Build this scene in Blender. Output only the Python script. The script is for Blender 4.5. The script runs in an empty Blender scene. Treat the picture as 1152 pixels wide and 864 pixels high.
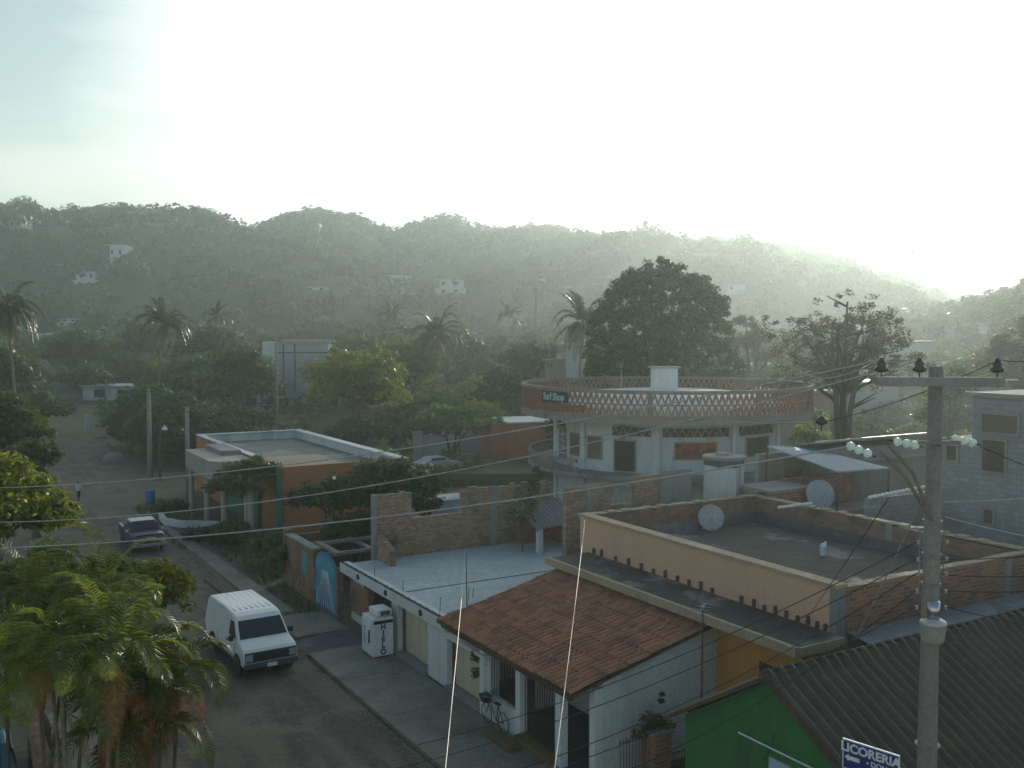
import bpy, bmesh, math, random
import numpy as np
from mathutils import Vector, Matrix, noise
PI = math.pi
random.seed(7)
col = bpy.context.scene.collection
sc = bpy.context.scene
# ------------------------------------------------------------------ survey frame: camera and measured directions
H = 13.0; FL = 1110.0; P = math.radians(3.04); TH = math.radians(30.6)
RX, RY = math.cos(TH), -math.sin(TH); FX, FY = math.sin(TH), math.cos(TH)
def ray(px, py):
    x = (px-576)/FL; y = (432-py)/FL
    a = math.cos(P)+y*math.sin(P); z = y*math.cos(P)-math.sin(P)
    return Vector((RX*x+FX*a, RY*x+FY*a, z))
def at(px, py, d): return Vector((0, 0, H))+ray(px, py)*d
def onz(px, py, z=0):
    d = ray(px, py); return Vector((0, 0, H))+d*((z-H)/d.z)
def fa(a, b, z=0): return Vector((RX*a+FX*b, RY*a+FY*b, z))

# ------------------------------------------------------------------ terrain
RDG = [(-900, 250), (-300, 228), (0, 235), (30, 230), (60, 241), (110, 239), (150, 236), (200, 238), (232, 240), (262, 254), (285, 260), (300, 254), (330, 241), (380, 238), (410, 250), (440, 264), (470, 253), (510, 248), (545, 260), (580, 256), (630, 260), (680, 267), (730, 262), (760, 272), (790, 270), (830, 272), (870, 277), (900, 280), (940, 292), (970, 302), (1000, 310), (1030, 322), (1060, 335), (1150, 350), (2200, 350)]
RDN = [(-900, 372), (960, 372), (1000, 352), (1040, 342), (1075, 334), (1105, 328), (1130, 322), (1152, 310), (1250, 290), (2200, 290)]
RDF = [(-900, 380), (780, 380), (840, 283), (880, 268), (930, 276), (1000, 298), (1060, 300), (1110, 312), (1160, 335), (2200, 380)]
RDM = [(-900, 345), (-60, 318), (60, 332), (150, 342), (250, 325), (330, 318), (400, 325), (470, 345), (560, 322), (640, 318), (720, 325), (800, 318), (870, 330), (940, 345), (1000, 365), (1100, 374), (2200, 374)]
def interp(t, x): return float(np.interp(x, [p[0] for p in t], [p[1] for p in t]))
def sst(x):
    x = max(0., min(1., x)); return x*x*(3-2*x)
def hgt(a, b):
    if b < 150: return 0.
    px = 576+FL*a/b
    def zr(t, D): return max(0., 13+(373-interp(t, px))/FL*D)
    n = noise.fractal(Vector((a/90, b/90, 3.3)), 1., 2., 4)
    n2 = noise.noise(Vector((a/160, b/160, 9.)))
    s = sst((b-190)/430)
    z1 = (zr(RDG, 640)-5)*s**1.25
    z1 += (n*18+n2*30)*s*(1-s)*3.2
    if b > 640: z1 = (zr(RDG, 640)-5)*max(.15, 1-(b-640)/420)
    z1 += n*1.5*s
    z1 = min(z1, 13+(373-interp(RDG, px)-7)/FL*min(b, 640)-4)
    u = (b-300)/120
    z2 = max(0, zr(RDN, 300)-9)*math.exp(-u*u) if b < 300 else max(0, zr(RDN, 300)-9)
    u = (b-430)/60
    z1 = max(z1, (zr(RDM, 430)-5)*math.exp(-u*u)*(1+.35*n))
    u = (b-1250)/260
    z3 = zr(RDF, 1250)*math.exp(-u*u)
    return max(z1, z2*(1 if b < 420 else max(0, 1-(b-420)/150)), z3, 0)
def hit(px, py):
    d = ray(px, py); p = Vector((0, 0, H)); t = 150
    while t < 1400:
        q = p+d*t
        a = q.x*RX+q.y*RY; b = q.x*FX+q.y*FY
        if q.z < hgt(a, b): return q, t
        t += 3
    return p+d*600, 600

# ------------------------------------------------------------------ materials
def nt(name):
    m = bpy.data.materials.new(name); m.use_nodes = True
    return m, m.node_tree, m.node_tree.nodes['Principled BSDF']
def pos(t): return t.nodes.new('ShaderNodeNewGeometry').outputs['Position']
def nz(t, scale, detail=5, src=None, rough=.6):
    n = t.nodes.new('ShaderNodeTexNoise'); n.inputs['Scale'].default_value = scale
    n.inputs['Detail'].default_value = detail; n.inputs['Roughness'].default_value = rough
    t.links.new(src or pos(t), n.inputs['Vector']); return n.outputs['Fac']
def ramp(t, fac, a, b):
    r = t.nodes.new('ShaderNodeMapRange'); r.inputs['From Min'].default_value = a; r.inputs['From Max'].default_value = b
    t.links.new(fac, r.inputs['Value']); return r.outputs['Result']
def mix(t, fac, A, B):
    n = t.nodes.new('ShaderNodeMix'); n.data_type = 'RGBA'
    for s, v in ((0, fac), (6, A), (7, B)):
        if isinstance(v, (tuple, float, int)): n.inputs[s].default_value = v if s == 0 else (*v, 1)
        else: t.links.new(v, n.inputs[s])
    return n.outputs[2]
def bump(t, b, fac, st, dist=.02):
    n = t.nodes.new('ShaderNodeBump'); n.inputs['Strength'].default_value = st; n.inputs['Distance'].default_value = dist
    t.links.new(fac, n.inputs['Height']); t.links.new(n.outputs[0], b.inputs['Normal'])
def M(name, c, c2=None, sc_=1.2, rough=.85, metal=0, bst=.25, amt=(.38, .66), fine=14, c3=None, streak=False):
    m, t, b = nt(name)
    if c2 is None: c2 = tuple(x*.72 for x in c)
    src = pos(t)
    if streak:
        mp = t.nodes.new('ShaderNodeMapping'); mp.inputs['Scale'].default_value = (1, 1, .22); t.links.new(src, mp.inputs[0]); s2 = mp.outputs[0]
    else: s2 = src
    f = ramp(t, nz(t, sc_, 7, s2, .68), *amt)
    o = mix(t, f, c, c2)
    f2 = nz(t, fine, 4, src)
    o = mix(t, ramp(t, f2, .35, .85), o, tuple(x*.7 for x in c2))
    if c3: o = mix(t, ramp(t, nz(t, sc_*.45, 6, s2, .7), .55, .68), o, c3)
    t.links.new(o, b.inputs['Base Color'])
    b.inputs['Roughness'].default_value = rough; b.inputs['Metallic'].default_value = metal
    if bst: bump(t, b, f2, bst)
    return m
def MBR(name, c1, c2, mortar, w=.26, h=.075, ms=.012, stain=(.1, .09, .08), st=(.5, .7)):
    m, t, b = nt(name); g = t.nodes.new('ShaderNodeNewGeometry')
    s = t.nodes.new('ShaderNodeSeparateXYZ'); t.links.new(g.outputs['Position'], s.inputs[0])
    ad = t.nodes.new('ShaderNodeMath'); ad.operation = 'ADD'; t.links.new(s.outputs[0], ad.inputs[0]); t.links.new(s.outputs[1], ad.inputs[1])
    cmb = t.nodes.new('ShaderNodeCombineXYZ'); t.links.new(ad.outputs[0], cmb.inputs[0]); t.links.new(s.outputs[2], cmb.inputs[1])
    br = t.nodes.new('ShaderNodeTexBrick'); t.links.new(cmb.outputs[0], br.inputs['Vector'])
    br.inputs['Scale'].default_value = 1; br.inputs['Brick Width'].default_value = w; br.inputs['Row Height'].default_value = h; br.inputs['Mortar Size'].default_value = ms
    br.inputs['Color1'].default_value = (*c1, 1); br.inputs['Color2'].default_value = (*c2, 1); br.inputs['Mortar'].default_value = (*mortar, 1)
    o = mix(t, ramp(t, nz(t, .9, 7, None, .7), *st), br.outputs['Color'], stain)
    o = mix(t, ramp(t, nz(t, 3.1, 5), .58, .8), o, mortar)
    t.links.new(o, b.inputs['Base Color']); b.inputs['Roughness'].default_value = .92
    iv = t.nodes.new('ShaderNodeMath'); iv.operation = 'SUBTRACT'; iv.inputs[0].default_value = 1; t.links.new(br.outputs['Fac'], iv.inputs[1])
    bump(t, b, iv.outputs[0], .7, .015)
    return m
def MLEAF(name, c, c2, tr=.35, sc_=.5, c3=None):
    m, t, b = nt(name)
    oi = t.nodes.new('ShaderNodeObjectInfo')
    f = ramp(t, nz(t, sc_, 4), .35, .65)
    o = mix(t, f, c, c2)
    o = mix(t, ramp(t, nz(t, sc_*9, 2), .5, .75), o, c3 or tuple(min(1, x*1.7) for x in c2))
    hs = t.nodes.new('ShaderNodeHueSaturation'); t.links.new(o, hs.inputs['Color'])
    t.links.new(ramp(t, oi.outputs['Random'], -.8, 1.6), hs.inputs['Value'])
    r2 = t.nodes.new('ShaderNodeMapRange'); r2.inputs['To Min'].default_value = .475; r2.inputs['To Max'].default_value = .52
    t.links.new(oi.outputs['Random'], r2.inputs['Value']); t.links.new(r2.outputs[0], hs.inputs['Hue'])
    v = t.nodes.new('ShaderNodeMapRange'); v.inputs['To Min'].default_value = .75; v.inputs['To Max'].default_value = 1.3
    t.links.new(oi.outputs['Random'], v.inputs['Value']); t.links.new(v.outputs[0], hs.inputs['Value'])
    t.links.new(hs.outputs[0], b.inputs['Base Color']); b.inputs['Roughness'].default_value = .34 if 'palm' in name or 'yellow' in name else .5
    tl = t.nodes.new('ShaderNodeBsdfTranslucent')
    gm = t.nodes.new('ShaderNodeHueSaturation'); gm.inputs['Value'].default_value = 1.9; gm.inputs['Hue'].default_value = .485; t.links.new(hs.outputs[0], gm.inputs['Color'])
    t.links.new(gm.outputs[0], tl.inputs['Color'])
    ms = t.nodes.new('ShaderNodeMixShader'); ms.inputs[0].default_value = tr
    t.links.new(b.outputs[0], ms.inputs[1]); t.links.new(tl.outputs[0], ms.inputs[2])
    t.links.new(ms.outputs[0], t.nodes['Material Output'].inputs['Surface'])
    return m
def MROAD():
    m, t, b = nt('road_cobble'); v = t.nodes.new('ShaderNodeTexVoronoi'); v.inputs['Scale'].default_value = 6; t.links.new(pos(t), v.inputs['Vector'])
    mp = t.nodes.new('ShaderNodeMapping'); mp.inputs['Scale'].default_value = (1, .16, 1); t.links.new(pos(t), mp.inputs[0])
    o = mix(t, ramp(t, nz(t, 1.1, 6, mp.outputs[0]), .42, .6), (.045, .036, .027), (.115, .09, .062))
    o = mix(t, ramp(t, nz(t, .4, 7, None, .7), .5, .62), o, (.15, .118, .08))
    o = mix(t, ramp(t, v.outputs['Distance'], .05, .6), mix(t, .5, o, (.15, .13, .1)), o)
    o = mix(t, ramp(t, nz(t, 14, 3), .55, .75), o, (.03, .03, .028))
    t.links.new(o, b.inputs['Base Color']); b.inputs['Roughness'].default_value = .8
    bump(t, b, v.outputs['Distance'], .6, .03); return m
m_ground = M('ground_dirt', (.14, .12, .085), (.075, .08, .045), .13, bst=.4, fine=3, c3=(.05, .062, .03))
m_hill = M('hill_earth', (.11, .12, .05), (.06, .075, .03), .03, bst=.3, fine=.4, c3=(.14, .11, .075))
m_road = MROAD()
m_walk = M('walk_concrete', (.28, .26, .21), (.17, .155, .125), .7, bst=.3, fine=10, c3=(.09, .088, .078))
m_conc = M('concrete', (.33, .32, .3), (.22, .215, .2), .8, streak=True, c3=(.13, .125, .115))
m_dconc = M('dark_concrete', (.11, .12, .125), (.07, .075, .08), .7, c3=(.2, .2, .2))
m_white = M('white_plaster', (.72, .74, .74), (.58, .6, .6), .5, bst=.1, streak=True, c3=(.4, .41, .4))
m_whiteS = M('stained_white_plaster', (.7, .72, .73), (.52, .54, .54), .9, bst=.2, streak=True, c3=(.16, .16, .15))
m_white2 = M('clean_white_paint', (.78, .79, .79), (.68, .69, .69), .4, bst=.05)
m_roofw = M('pale_roof_coat', (.5, .55, .56), (.4, .45, .46), .35, bst=.15, c3=(.3, .33, .33), fine=5)
m_roofd = M('dark_tar_roof', (.075, .075, .068), (.035, .036, .032), .8, bst=.4, c3=(.24, .24, .22), fine=6)
m_cream = M('cream_door', (.62, .55, .4), (.54, .48, .34), .7, bst=.08)
m_peach = M('peach_plaster', (.78, .46, .3), (.68, .4, .27), .6, bst=.1, streak=True, c3=(.44, .3, .21))
m_cop = M('peach_coping', (.5, .37, .24), (.38, .29, .19), 1.1, streak=False, c3=(.22, .19, .14))
m_orange = M('orange_plaster', (.62, .28, .06), (.54, .24, .05), .8, bst=.1)
m_brickor = M('terracotta_plaster', (.5, .2, .085), (.42, .17, .075), .5, bst=.12, c3=(.25, .12, .07))
m_green = M('green_plaster', (.035, .2, .045), (.03, .14, .04), 1.1, bst=.3, streak=True, c3=(.045, .085, .035))
m_dgreen = M('green_column', (.05, .22, .13), (.04, .16, .1), .9, bst=.1)
m_beige = M('beige_plaster', (.42, .4, .33), (.33, .31, .26), .6, bst=.1, streak=True)
m_brick = MBR('pale_brick', (.58, .36, .22), (.32, .18, .11), (.2, .16, .12), w=.25, h=.09, ms=.016, st=(.5, .7))
m_brickr = MBR('red_brick', (.46, .17, .08), (.22, .085, .05), (.32, .26, .19), w=.34, h=.125, ms=.014, st=(.52, .72))
m_brickd = MBR('rough_brick', (.34, .16, .09), (.2, .11, .07), (.2, .17, .13), w=.34, h=.125, ms=.014, st=(.47, .66))
m_block = MBR('grey_block', (.3, .31, .32), (.24, .25, .26), (.2, .2, .2), w=.42, h=.21, ms=.012, stain=(.19, .19, .19))
m_lat = M('lattice_brick', (.45, .24, .16), (.32, .19, .14), 1.5, c3=(.12, .1, .09))
m_lat2 = M('brown_grey_concrete', (.32, .24, .19), (.24, .19, .15), 1.2, c3=(.27, .25, .23))
m_latp = M('lattice_plaster', (.36, .33, .26), (.27, .25, .2), 1.5)
m_dark = M('dark_interior', (.03, .028, .025), (.02, .018, .016), 2, bst=0)
m_wood = M('brown_wood', (.11, .07, .045), (.07, .045, .03), 2, streak=True)
m_rust = M('rusty_metal', (.16, .08, .05), (.1, .06, .04), 3, rough=.7)
m_tin = M('tin_sheet', (.42, .46, .5), (.3, .33, .36), .9, rough=.38, metal=.6, bst=.05, c3=(.2, .19, .18))
m_tinw = M('white_tin', (.34, .4, .47), (.27, .32, .38), .9, rough=.6, metal=0, bst=.05)
m_asb = M('old_corrugated_sheet', (.085, .07, .045), (.045, .038, .027), .8, rough=.62, bst=.3, c3=(.12, .085, .045))
m_asbg = M('grey_green_sheet', (.28, .28, .26), (.17, .17, .16), .9, rough=.6, c3=(.25, .27, .26))
m_steel = M('steel', (.55, .57, .6), (.42, .44, .46), 3, rough=.28, metal=.9, bst=0)
m_alu = M('bright_wire', (.6, .58, .52), (.5, .48, .44), 3, rough=.5, metal=.3, bst=0)
m_black = M('black_rubber', (.022, .022, .024), (.015, .015, .016), 4, rough=.6, bst=0)
m_dwire = M('dark_wire', (.03, .03, .03), (.02, .02, .02), 4, rough=.5, bst=0)
m_pole = M('pole_concrete', (.3, .26, .23), (.22, .19, .17), 1.6, streak=True, c3=(.2, .2, .19))
m_beam = M('crossarm_concrete', (.34, .32, .3), (.26, .25, .23), 2)
m_bark = M('bark', (.13, .1, .075), (.08, .062, .045), 2.5, bst=.7, streak=True)
m_palmb = M('palm_bark', (.26, .2, .14), (.16, .12, .085), 4, bst=.7)
m_blue = M('blue_door_paint', (.06, .26, .4), (.05, .2, .32), 1.5, c3=(.12, .4, .5), bst=.05)
m_teal = M('teal_paint', (.12, .36, .33), (.08, .26, .25), 2, bst=.05)
m_yellow = M('yellow_paint', (.2, .13, .03), (.12, .085, .03), 2, c3=(.1, .09, .07))
m_dish = M('dish_grey', (.42, .45, .48), (.33, .35, .38), 2, rough=.8, bst=0)
m_navy = M('navy_sign', (.02, .035, .2), (.018, .03, .17), 3, rough=.4, bst=0)
m_signw = M('sign_white', (.75, .77, .8), (.68, .7, .72), 3, rough=.45, bst=0)
m_orcloth = M('orange_curtain', (.5, .1, .02), (.12, .04, .03), 1.7, amt=(.45, .52), bst=.1)
m_van = M('van_paint', (.74, .76, .78), (.68, .7, .72), .8, rough=.3, bst=.02, fine=30)
m_ppaint = M('pickup_paint', (.05, .045, .1), (.04, .035, .08), 1, rough=.22, bst=0)
m_bluecar = M('blue_car_paint', (.03, .16, .26), (.03, .13, .21), 1, rough=.25, bst=0)
m_pink = M('pink_plaster', (.45, .3, .25), (.36, .24, .2), 1)
m_far = M('faded_white_house', (.6, .62, .62), (.48, .5, .5), .3, bst=0)
m_fargrey = M('grey_block_wall', (.4, .43, .45), (.32, .35, .37), .3, bst=.1)
m_skin = M('skin', (.3, .17, .11), (.25, .14, .09), 5, bst=0); m_shirt = M('shirt', (.7, .7, .7), (.6, .6, .6), 5, bst=0)
m_trou = M('dark_trousers', (.03, .03, .05), (.02, .02, .035), 5, bst=0); m_hair = M('black_hair', (.015, .012, .01), (.01, .01, .01), 5, bst=0)
m_tshirt2 = M('grey_shirt', (.2, .22, .26), (.16, .18, .2), 5, bst=0)
m_net = M('green_net', (.03, .11, .07), (.02, .08, .05), 1.5, c3=(.06, .18, .12))
m_pinkfl = M('pale_pink_flower', (.7, .5, .42), (.6, .4, .34), 5, bst=0)
def MG(name, c, rough=.08):
    m, t, b = nt(name); b.inputs['Base Color'].default_value = (*c, 1); b.inputs['Roughness'].default_value = rough
    b.inputs['Specular IOR Level'].default_value = .6; return m
m_glass = MG('dark_glass', (.02, .025, .03), .07)
m_lamp = MG('headlight_glass', (.33, .33, .34), .15)
m_ceram = MG('brown_glazed_insulator', (.05, .03, .02), .12)
def m_discglass():
    m, t, b = nt('disc_glass'); b.inputs['Base Color'].default_value = (.8, .9, .86, 1); b.inputs['Roughness'].default_value = .3; b.inputs['Specular IOR Level'].default_value = 1
    tl = t.nodes.new('ShaderNodeBsdfTranslucent'); tl.inputs['Color'].default_value = (.9, 1, .95, 1); ms = t.nodes.new('ShaderNodeMixShader'); ms.inputs[0].default_value = .6
    t.links.new(b.outputs[0], ms.inputs[1]); t.links.new(tl.outputs[0], ms.inputs[2]); t.links.new(ms.outputs[0], t.nodes['Material Output'].inputs['Surface']); return m
m_disc = m_discglass()
L_dark = MLEAF('leaf_dark', (.028, .066, .012), (.048, .09, .018), .36, .35)
L_mid = MLEAF('leaf_mid', (.042, .09, .014), (.075, .12, .02), .42, .4)
L_yel = MLEAF('leaf_yellow_green', (.095, .14, .012), (.16, .18, .018), .5, .5)
L_rust = MLEAF('leaf_sparse_brown_green', (.075, .085, .03), (.115, .095, .036), .42, .6)
L_palm = MLEAF('leaf_palm', (.05, .085, .014), (.12, .15, .022), .5, .9, (.22, .22, .04))
L_dry = MLEAF('leaf_dry', (.24, .12, .035), (.32, .18, .05), .4, .8)
L_dome = MLEAF('leaf_dome', (.032, .07, .013), (.05, .09, .018), .28, .5, (.08, .12, .025))
L_palmf = MLEAF('leaf_palm_far', (.04, .055, .018), (.06, .075, .022), .28, .5)
L_husk = MLEAF('leaf_husk', (.13, .1, .05), (.17, .12, .06), .3, .8)
L_hill = MLEAF('leaf_hill', (.026, .052, .02), (.08, .1, .03), .25, .03, (.12, .11, .05))
# tiles: colour per tile cell
def mtile():
    m, t, b = nt('clay_tiles'); s = t.nodes.new('ShaderNodeVectorMath'); s.operation = 'SNAP'; s.inputs[1].default_value = (.36, .21, 9)
    t.links.new(pos(t), s.inputs[0]); w = t.nodes.new('ShaderNodeTexWhiteNoise'); w.noise_dimensions = '3D'; t.links.new(s.outputs[0], w.inputs['Vector'])
    o = mix(t, w.outputs['Value'], (.46, .2, .105), (.26, .115, .07))
    o = mix(t, ramp(t, nz(t, .8, 7), .57, .74), o, (.09, .06, .045))
    o = mix(t, ramp(t, nz(t, 7, 4), .6, .85), o, (.48, .31, .24))
    t.links.new(o, b.inputs['Base Color']); b.inputs['Roughness'].default_value = .85; bump(t, b, nz(t, 25, 3), .3)
    return m
m_tile = mtile(); m_pan = M('shaded_pan_tiles', (.06, .04, .032), (.04, .03, .025), 2, bst=.3)  # pan strips darker: shade between the ribs is put into their colour

# ------------------------------------------------------------------ builders
SPLIT = {'rebar_stub', 'post', 'brick_infill', 'column', 'pillar', 'pilaster', 'door', 'beam', 'drain', 'gate_post', 'gate_panel', 'seam', 'rebar', 'stem', 'band'}
class MB:
    def __init__(s): s.v = []; s.f = []; s.mi = []; s.cur = 0
    def add(s, vs, fs):
        n = len(s.v); s.v += [tuple(v) for v in vs]; s.f += [tuple(i+n for i in f) for f in fs]; s.mi += [s.cur]*len(fs); return s
    def box(s, x0, x1, y0, y1, z0, z1, rot=0, c=None):
        if x0 > x1: x0, x1 = x1, x0
        if y0 > y1: y0, y1 = y1, y0
        vs = [(x, y, z) for z in (z0, z1) for (x, y) in ((x0, y0), (x1, y0), (x1, y1), (x0, y1))]
        if rot:
            cx, cy = c or ((x0+x1)/2, (y0+y1)/2); k, l = math.cos(rot), math.sin(rot)
            vs = [(cx+(x-cx)*k-(y-cy)*l, cy+(x-cx)*l+(y-cy)*k, z) for x, y, z in vs]
        return s.add(vs, [(3, 2, 1, 0), (4, 5, 6, 7), (0, 1, 5, 4), (1, 2, 6, 5), (2, 3, 7, 6), (3, 0, 4, 7)])
    def hexa(s, b, t): return s.add(list(b)+list(t), [(3, 2, 1, 0), (4, 5, 6, 7), (0, 1, 5, 4), (1, 2, 6, 5), (2, 3, 7, 6), (3, 0, 4, 7)])
    def tube(s, pts, r, n=8, cap=True):
        pts = [Vector(p) for p in pts]; rs = r if isinstance(r, (list, tuple)) else [r]*len(pts)
        base = len(s.v); up = None
        for i, p in enumerate(pts):
            d = (pts[min(i+1, len(pts)-1)]-pts[max(i-1, 0)]).normalized()
            if up is None:
                up = d.cross(Vector((0, 0, 1))) if abs(d.z) < .95 else d.cross(Vector((1, 0, 0)))
            u = (up-d*up.dot(d)).normalized(); up = u; w = d.cross(u)
            for k in range(n):
                a = 2*PI*k/n; s.v.append(tuple(p+(u*math.cos(a)+w*math.sin(a))*rs[i]))
        fs = []
        for i in range(len(pts)-1):
            for k in range(n):
                a = base+i*n+k; b = base+i*n+(k+1) % n; fs.append((a, b, b+n, a+n))
        if cap: fs += [tuple(base+k for k in range(n))[::-1], tuple(base+(len(pts)-1)*n+k for k in range(n))]
        s.f += fs; s.mi += [s.cur]*len(fs); return s
    def lathe(s, c, prof, n=24, axis=None):
        q = Vector((0, 0, 1)).rotation_difference(Vector(axis).normalized()) if axis else None
        base = len(s.v)
        for r, z in prof:
            for k in range(n):
                a = 2*PI*k/n; v = Vector((r*math.cos(a), r*math.sin(a), z))
                if q: v = q @ v
                s.v.append(tuple(v+Vector(c)))
        fs = []
        for i in range(len(prof)-1):
            for k in range(n):
                a = base+i*n+k; b = base+i*n+(k+1) % n; fs.append((a, b, b+n, a+n))
        fs += [tuple(base+k for k in range(n))[::-1], tuple(base+(len(prof)-1)*n+k for k in range(n))]
        s.f += fs; s.mi += [s.cur]*len(fs); return s
    def build(s, name, mats, root=None, smooth=False, bevel=0):
        if name in SPLIT and root is not None and not isinstance(mats, (list, tuple)):
            par = list(range(len(s.v)))
            def fd(i):
                while par[i] != i: par[i] = par[par[i]]; i = par[i]
                return i
            for f in s.f:
                for i in f[1:]: par[fd(i)] = fd(f[0])
            isl = {}
            for f in s.f: isl.setdefault(fd(f[0]), []).append(f)
            if len(isl) > 1:
                o = None; outs = []
                for fl in isl.values():
                    ids = sorted({i for f in fl for i in f}); mp_ = {a: b for b, a in enumerate(ids)}
                    q = MB(); q.v = [s.v[i] for i in ids]; q.f = [tuple(mp_[i] for i in f) for f in fl]; q.mi = [0]*len(q.f); o = q.build(name, mats, root, smooth, bevel); outs.append(o)
                s.out = outs; return o
        me = bpy.data.meshes.new(name)
        off = Vector(root.location) if root is not None else Vector()
        if root is not None and root.get('_r'): off = Vector(root['_r'])
        me.from_pydata([(a-off.x, b-off.y, c-off.z) for a, b, c in s.v], [], s.f)
        mats = mats if isinstance(mats, (list, tuple)) else [mats]
        for m in mats: me.materials.append(m)
        if len(mats) > 1: me.polygons.foreach_set('material_index', s.mi)
        if smooth: me.polygons.foreach_set('use_smooth', [True]*len(me.polygons))
        me.update()
        if bevel:
            bm = bmesh.new(); bm.from_mesh(me); bmesh.ops.remove_doubles(bm, verts=bm.verts, dist=1e-5)
            es = [e for e in bm.edges if len(e.link_faces) == 2 and e.calc_face_angle(0) > .5]
            bmesh.ops.bevel(bm, geom=es, offset=bevel, segments=2, affect='EDGES', profile=.6)
            bm.to_mesh(me); bm.free()
        o = bpy.data.objects.new(name, me); col.objects.link(o)
        if root is not None: o.parent = root
        return o
def tag(o, label=None, cat=None, group=None, kind=None):
    if label: o['label'] = label
    if cat: o['category'] = cat
    if group: o['group'] = group
    if kind: o['kind'] = kind
    return o
def T(name, loc, label, cat, group=None):
    o = bpy.data.objects.new(name, None); o.location = Vector(loc); o.empty_display_size = .3; col.objects.link(o)
    return tag(o, label, cat, group)
def sub(name, mb, mats, part, **k):            # a sub-part under a part: built in the frame of the part's root
    root = part.parent; o = mb.build(name, mats, root, **k)
    for q in getattr(mb, 'out', [o]): q.parent = part
    return o
def dup(o, loc=None, rz=0, s=1, label=None, group=None, parent=None):
    c = o.copy(); col.objects.link(c)
    if parent is not None: c.parent = parent
    if loc is not None: c.location = loc; c.rotation_euler = (0, 0, rz); c.scale = (s, s, s) if not isinstance(s, tuple) else s
    if label: c['label'] = label
    if group: c['group'] = group
    for ch in o.children: dup(ch, parent=c)
    return c
def text(name, body, size, origin, xdir, ydir, mat, root, depth=.012, align='CENTER', bold=0.):
    cu = bpy.data.curves.new(name, 'FONT'); cu.body = body; cu.size = size; cu.extrude = depth/2; cu.align_x = align; cu.align_y = 'CENTER'; cu.offset = bold; cu.space_line = .8
    t = bpy.data.objects.new(name+'_src', cu); col.objects.link(t)
    dg = bpy.context.evaluated_depsgraph_get(); me = bpy.data.meshes.new_from_object(t.evaluated_get(dg)); bpy.data.objects.remove(t)
    x = Vector(xdir).normalized(); y = Vector(ydir).normalized(); z = x.cross(y)
    me.transform(Matrix((x, y, z)).transposed().to_4x4()); 
    base = root.parent if root.parent else root
    me.transform(Matrix.Translation(Vector(origin)-Vector(base.location)))
    me.materials.clear(); me.materials.append(mat)
    o = bpy.data.objects.new(name, me); col.objects.link(o); o.parent = root
    return o
def simple(name, mb, mats, label, cat, group=None, **k): return tag(mb.build(name, mats, None, **k), label, cat, group)

# ------------------------------------------------------------------ ground, hills, road
mb = MB()
bs = list(np.concatenate([np.arange(-60, 150, 30.), np.arange(150, 720, 9.), np.arange(720, 1700, 30.)])); as_ = list(np.concatenate([np.arange(-1400, -520, 60.), np.arange(-520, 700, 9.), np.arange(700, 1500, 60.)]))
W = len(as_)
vs = [tuple(fa(a, b, hgt(a, b))) for b in bs for a in as_]
fs = [(j*W+i, j*W+i+1, (j+1)*W+i+1, (j+1)*W+i) for j in range(len(bs)-1) for i in range(W-1)]
def mid(f): return vs[f[0]][2]+vs[f[2]][2]
mb.v = vs; mb.f = [f for f in fs]; mb.mi = [1 if mid(f) > .3 else 0 for f in fs]
g = mb.build('ground', [m_ground, m_hill], smooth=True); tag(g, 'dusty ground running back to wooded hills', 'ground', kind='structure')
road = [(-25, 4.8, 12.72), (30, 4.8, 12.72), (60, 4.6, 12.9), (76, 4.6, 13.6), (95, 6, 14.6), (122, 9.5, 18), (180, 14.5, 21.5), (240, 19, 25)]
def strip(name, pts, z, m, label, cat):
    v = []; f = []
    for i, (y, a, b) in enumerate(pts):
        n = 6
        for k in range(n+1):
            w = .25*noise.noise(Vector((y*.7, k, 1.))) if k in (0, n) else 0
            v.append((a+(b-a)*k/n+w, y, z))
        if i:
            for k in range(n): q = (i-1)*(n+1)+k; f.append((q, q+1, q+n+2, q+n+1))
    x = MB().add(v, f).build(name, m); tag(x, label, cat, kind='structure'); return x
strip('road', road, .006, m_road, 'worn grey dirt and cobble street running towards the hills', 'road')
x = MB().box(3, 60, 77.5, 84, .004, .009).build('side_road', m_ground); tag(x, 'pale dirt cross street at the corner', 'road', kind='structure')
# pavements
mb = MB(); 
for (y0, y1, xa, xb) in ((-8, 24, 12.75, 15.7), (24.02, 30, 12.75, 15.7), (30.02, 33.98, 12.75, 15.7), (34, 37.6, 12.75, 15.7), (39.9, 43.2, 13.0, 15.35)):
    mb.box(xa, xb, y0, y1, -.2, .15)
x = mb.build('sidewalk', m_walk, bevel=.02); tag(x, 'grey concrete sidewalk in front of the garages', 'sidewalk', kind='structure')
mb = MB(); mb.hexa([(12.75, 37.7, -.1), (15.3, 37.7, -.1), (15.3, 39.85, -.1), (12.75, 39.85, -.1)], [(12.75, 37.7, .02), (15.3, 37.7, .13), (15.3, 39.85, .13), (12.75, 39.85, .02)])
x = mb.build('driveway_ramp', m_dconc); tag(x, 'dark sloping driveway ramp across the sidewalk', 'ramp', kind='structure')
mb = MB(); mb.add([(13.15, 44, .08), (14.3, 44, .08), (14.0, 58, .08), (13.4, 68, .08), (12.9, 68, .08), (13.1, 58, .08)]+[(13.15, 44, -.1), (14.3, 44, -.1), (14.0, 58, -.1), (13.4, 68, -.1), (12.9, 68, -.1), (13.1, 58, -.1)], [(0, 1, 2, 5), (5, 2, 3, 4), (0, 6, 7, 1), (5, 11, 6, 0), (4, 10, 11, 5)])
x = mb.build('footpath', m_walk); tag(x, 'narrow pale concrete footpath past the empty lot', 'path', kind='structure')
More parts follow.
